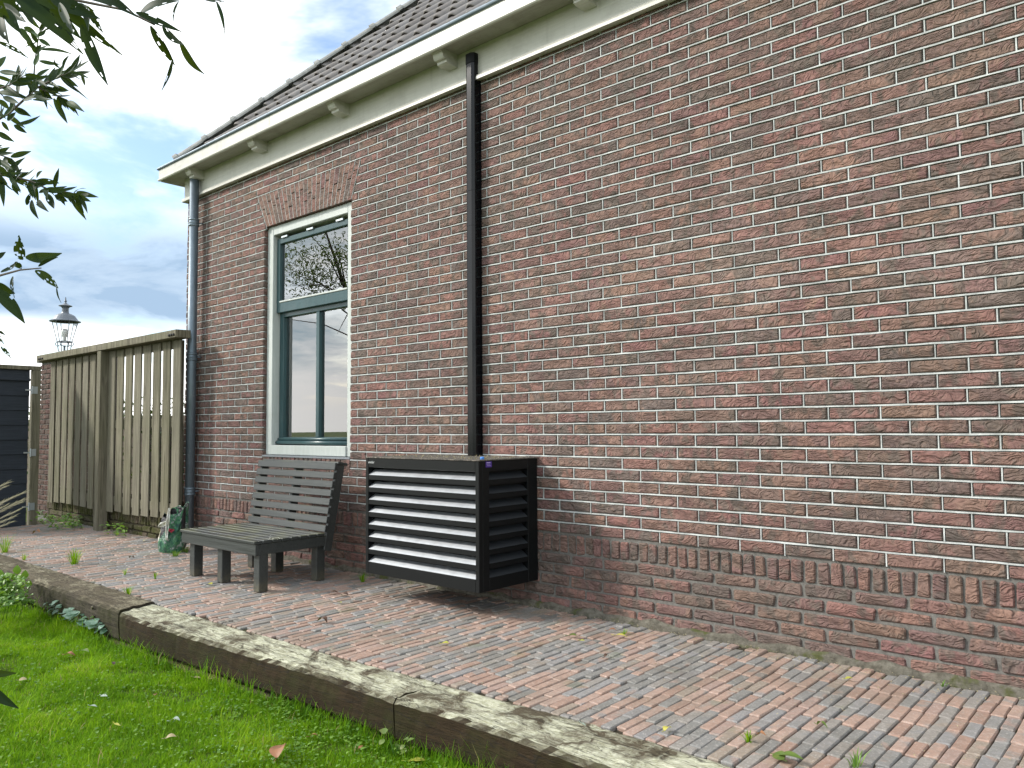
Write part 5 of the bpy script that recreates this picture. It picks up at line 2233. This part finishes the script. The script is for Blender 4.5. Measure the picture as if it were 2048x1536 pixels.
# nearest sprig at the left edge
D4 = 1.75
twig([(-60, 570, D4), (0, 551, D4), (40, 540, D4), (83, 536, D4)], .003, .0012)
for a in [(245, 362, 595, 318, 95, .0), (368, 445, 556, 358, 32, 0), (335, 488, 560, 655, 92, .06), (545, 640, 588, 795, 18, 0), (205, 382, 182, 145, 90, .22), (10, 505, 165, 398, 70, .05),
          (-60, 610, 145, 705, 95, 0), (-60, 660, 240, 995, 110, .02), (125, 540, 140, 748, 40, .15), (-40, 370, 55, 308, 50, 0), (150, 400, 205, 470, 60, .1), (-30, 1060, 45, 1195, 60, .2), (10, 1215, 108, 1330, 40, .25), (-20, 1060, 52, 1105, 25, 0)]:
    lf(*a[:4], D4 + rng.uniform(-.06, .06), a[4], k=4.8, oy=440, holes=a[5], tail=.2, curl=rng.uniform(-.06, .06), bright=rng.uniform(.0, .3))
# two leaf tips low at the left edge
lf(-180, 1040, 200, 395, 1.5, 55, k=6.0, oy=1280, bright=.3) if False else None
lf(-260, 370, 200, 395, 1.6, 85, k=6.0, oy=1280, bright=.45, droop=.06)
lf(-260, 480, 225, 820, 1.6, 110, k=6.0, oy=1280, bright=.2, droop=.04)


# ------------------------------------------------------------------ garden tree (seen only in the window glass) and hedge
def crown(mb, c0, rad, n, size, squash=(1, 1, 1), hollow=.4):
    for i in range(n):
        u = Vector((rng.gauss(0, 1), rng.gauss(0, 1), rng.gauss(0, 1))).normalized()
        r_ = rad * (hollow + (1 - hollow) * rng.random() ** .5)
        q = Vector(c0) + Vector((u.x * squash[0], u.y * squash[1], u.z * squash[2])) * r_
        d_ = Vector((rng.uniform(-1, 1), rng.uniform(-1, 1), rng.uniform(-1, .4))).normalized()
        s = size * rng.uniform(.7, 1.3)
        leaf_geo(mb, q, q + d_ * s, s * .32, (rng.uniform(-1, 1), rng.uniform(-1, 1), 1), .05, rng.random(), 2, .2, 0, 1)


tree = thing('garden_tree', 'narrow leaved garden tree mirrored in the upper window pane', 'tree', (-4.6, -3.5, -.2))
mb = MB()
mb.tube([(-4.6, -3.5, -.3), (-4.58, -3.46, 1.2), (-4.5, -3.3, 2.2), (-4.3, -2.8, 3.0), (-4.2, -2.4, 3.7)], [.07, .06, .045, .03, .012], 8)
for i in range(16):
    an = rng.uniform(0, 6.28)
    z_ = rng.uniform(2.2, 3.2)
    e = Vector((-4.25 + math.cos(an) * rng.uniform(.4, 1.0), -2.4 + math.sin(an) * rng.uniform(.3, .8), z_ + rng.uniform(-.5, .7)))
    k_ = Vector((-4.5, -3.3, 2.2)).lerp(Vector((-4.3, -2.8, 3.0)), min(1, (z_ - 2.2)))
    mb.tube([k_, k_.lerp(e, .5) + Vector((0, 0, .1)), e], [.012, .008, .002], 5)
build('trunk', mb, M_bark, tree)
mb = MB()
for i in range(16):
    an = rng.uniform(0, 6.28)
    rr = rng.uniform(.1, .95)
    crown(mb, (-4.2 + rr * math.cos(an), -2.35 + rr * math.sin(an) * .8, rng.uniform(2.85, 3.6)), rng.uniform(.25, .42), 190, .06)
build('crown', mb, M_treeleaf, tree)

hedge = thing('garden_hedge', 'dark green hedge behind the slatted fence', 'hedge', (-6.5, 1.05, -.2))
mb = MB()
for i in range(26):
    x = -10.9 + i * .30
    crown(mb, (x, 1.05 + rng.uniform(-.08, .08), .82 + rng.uniform(-.1, .08)), .62, 190, .085, (.7, .6, 1.15), .5)
build('crown', mb, M_hedge, hedge)
mb = MB()
mb.box(-10.9, -3.2, .92, 1.2, -.2, 1.22)
build('inner_twigs', mb, M_bark, hedge)
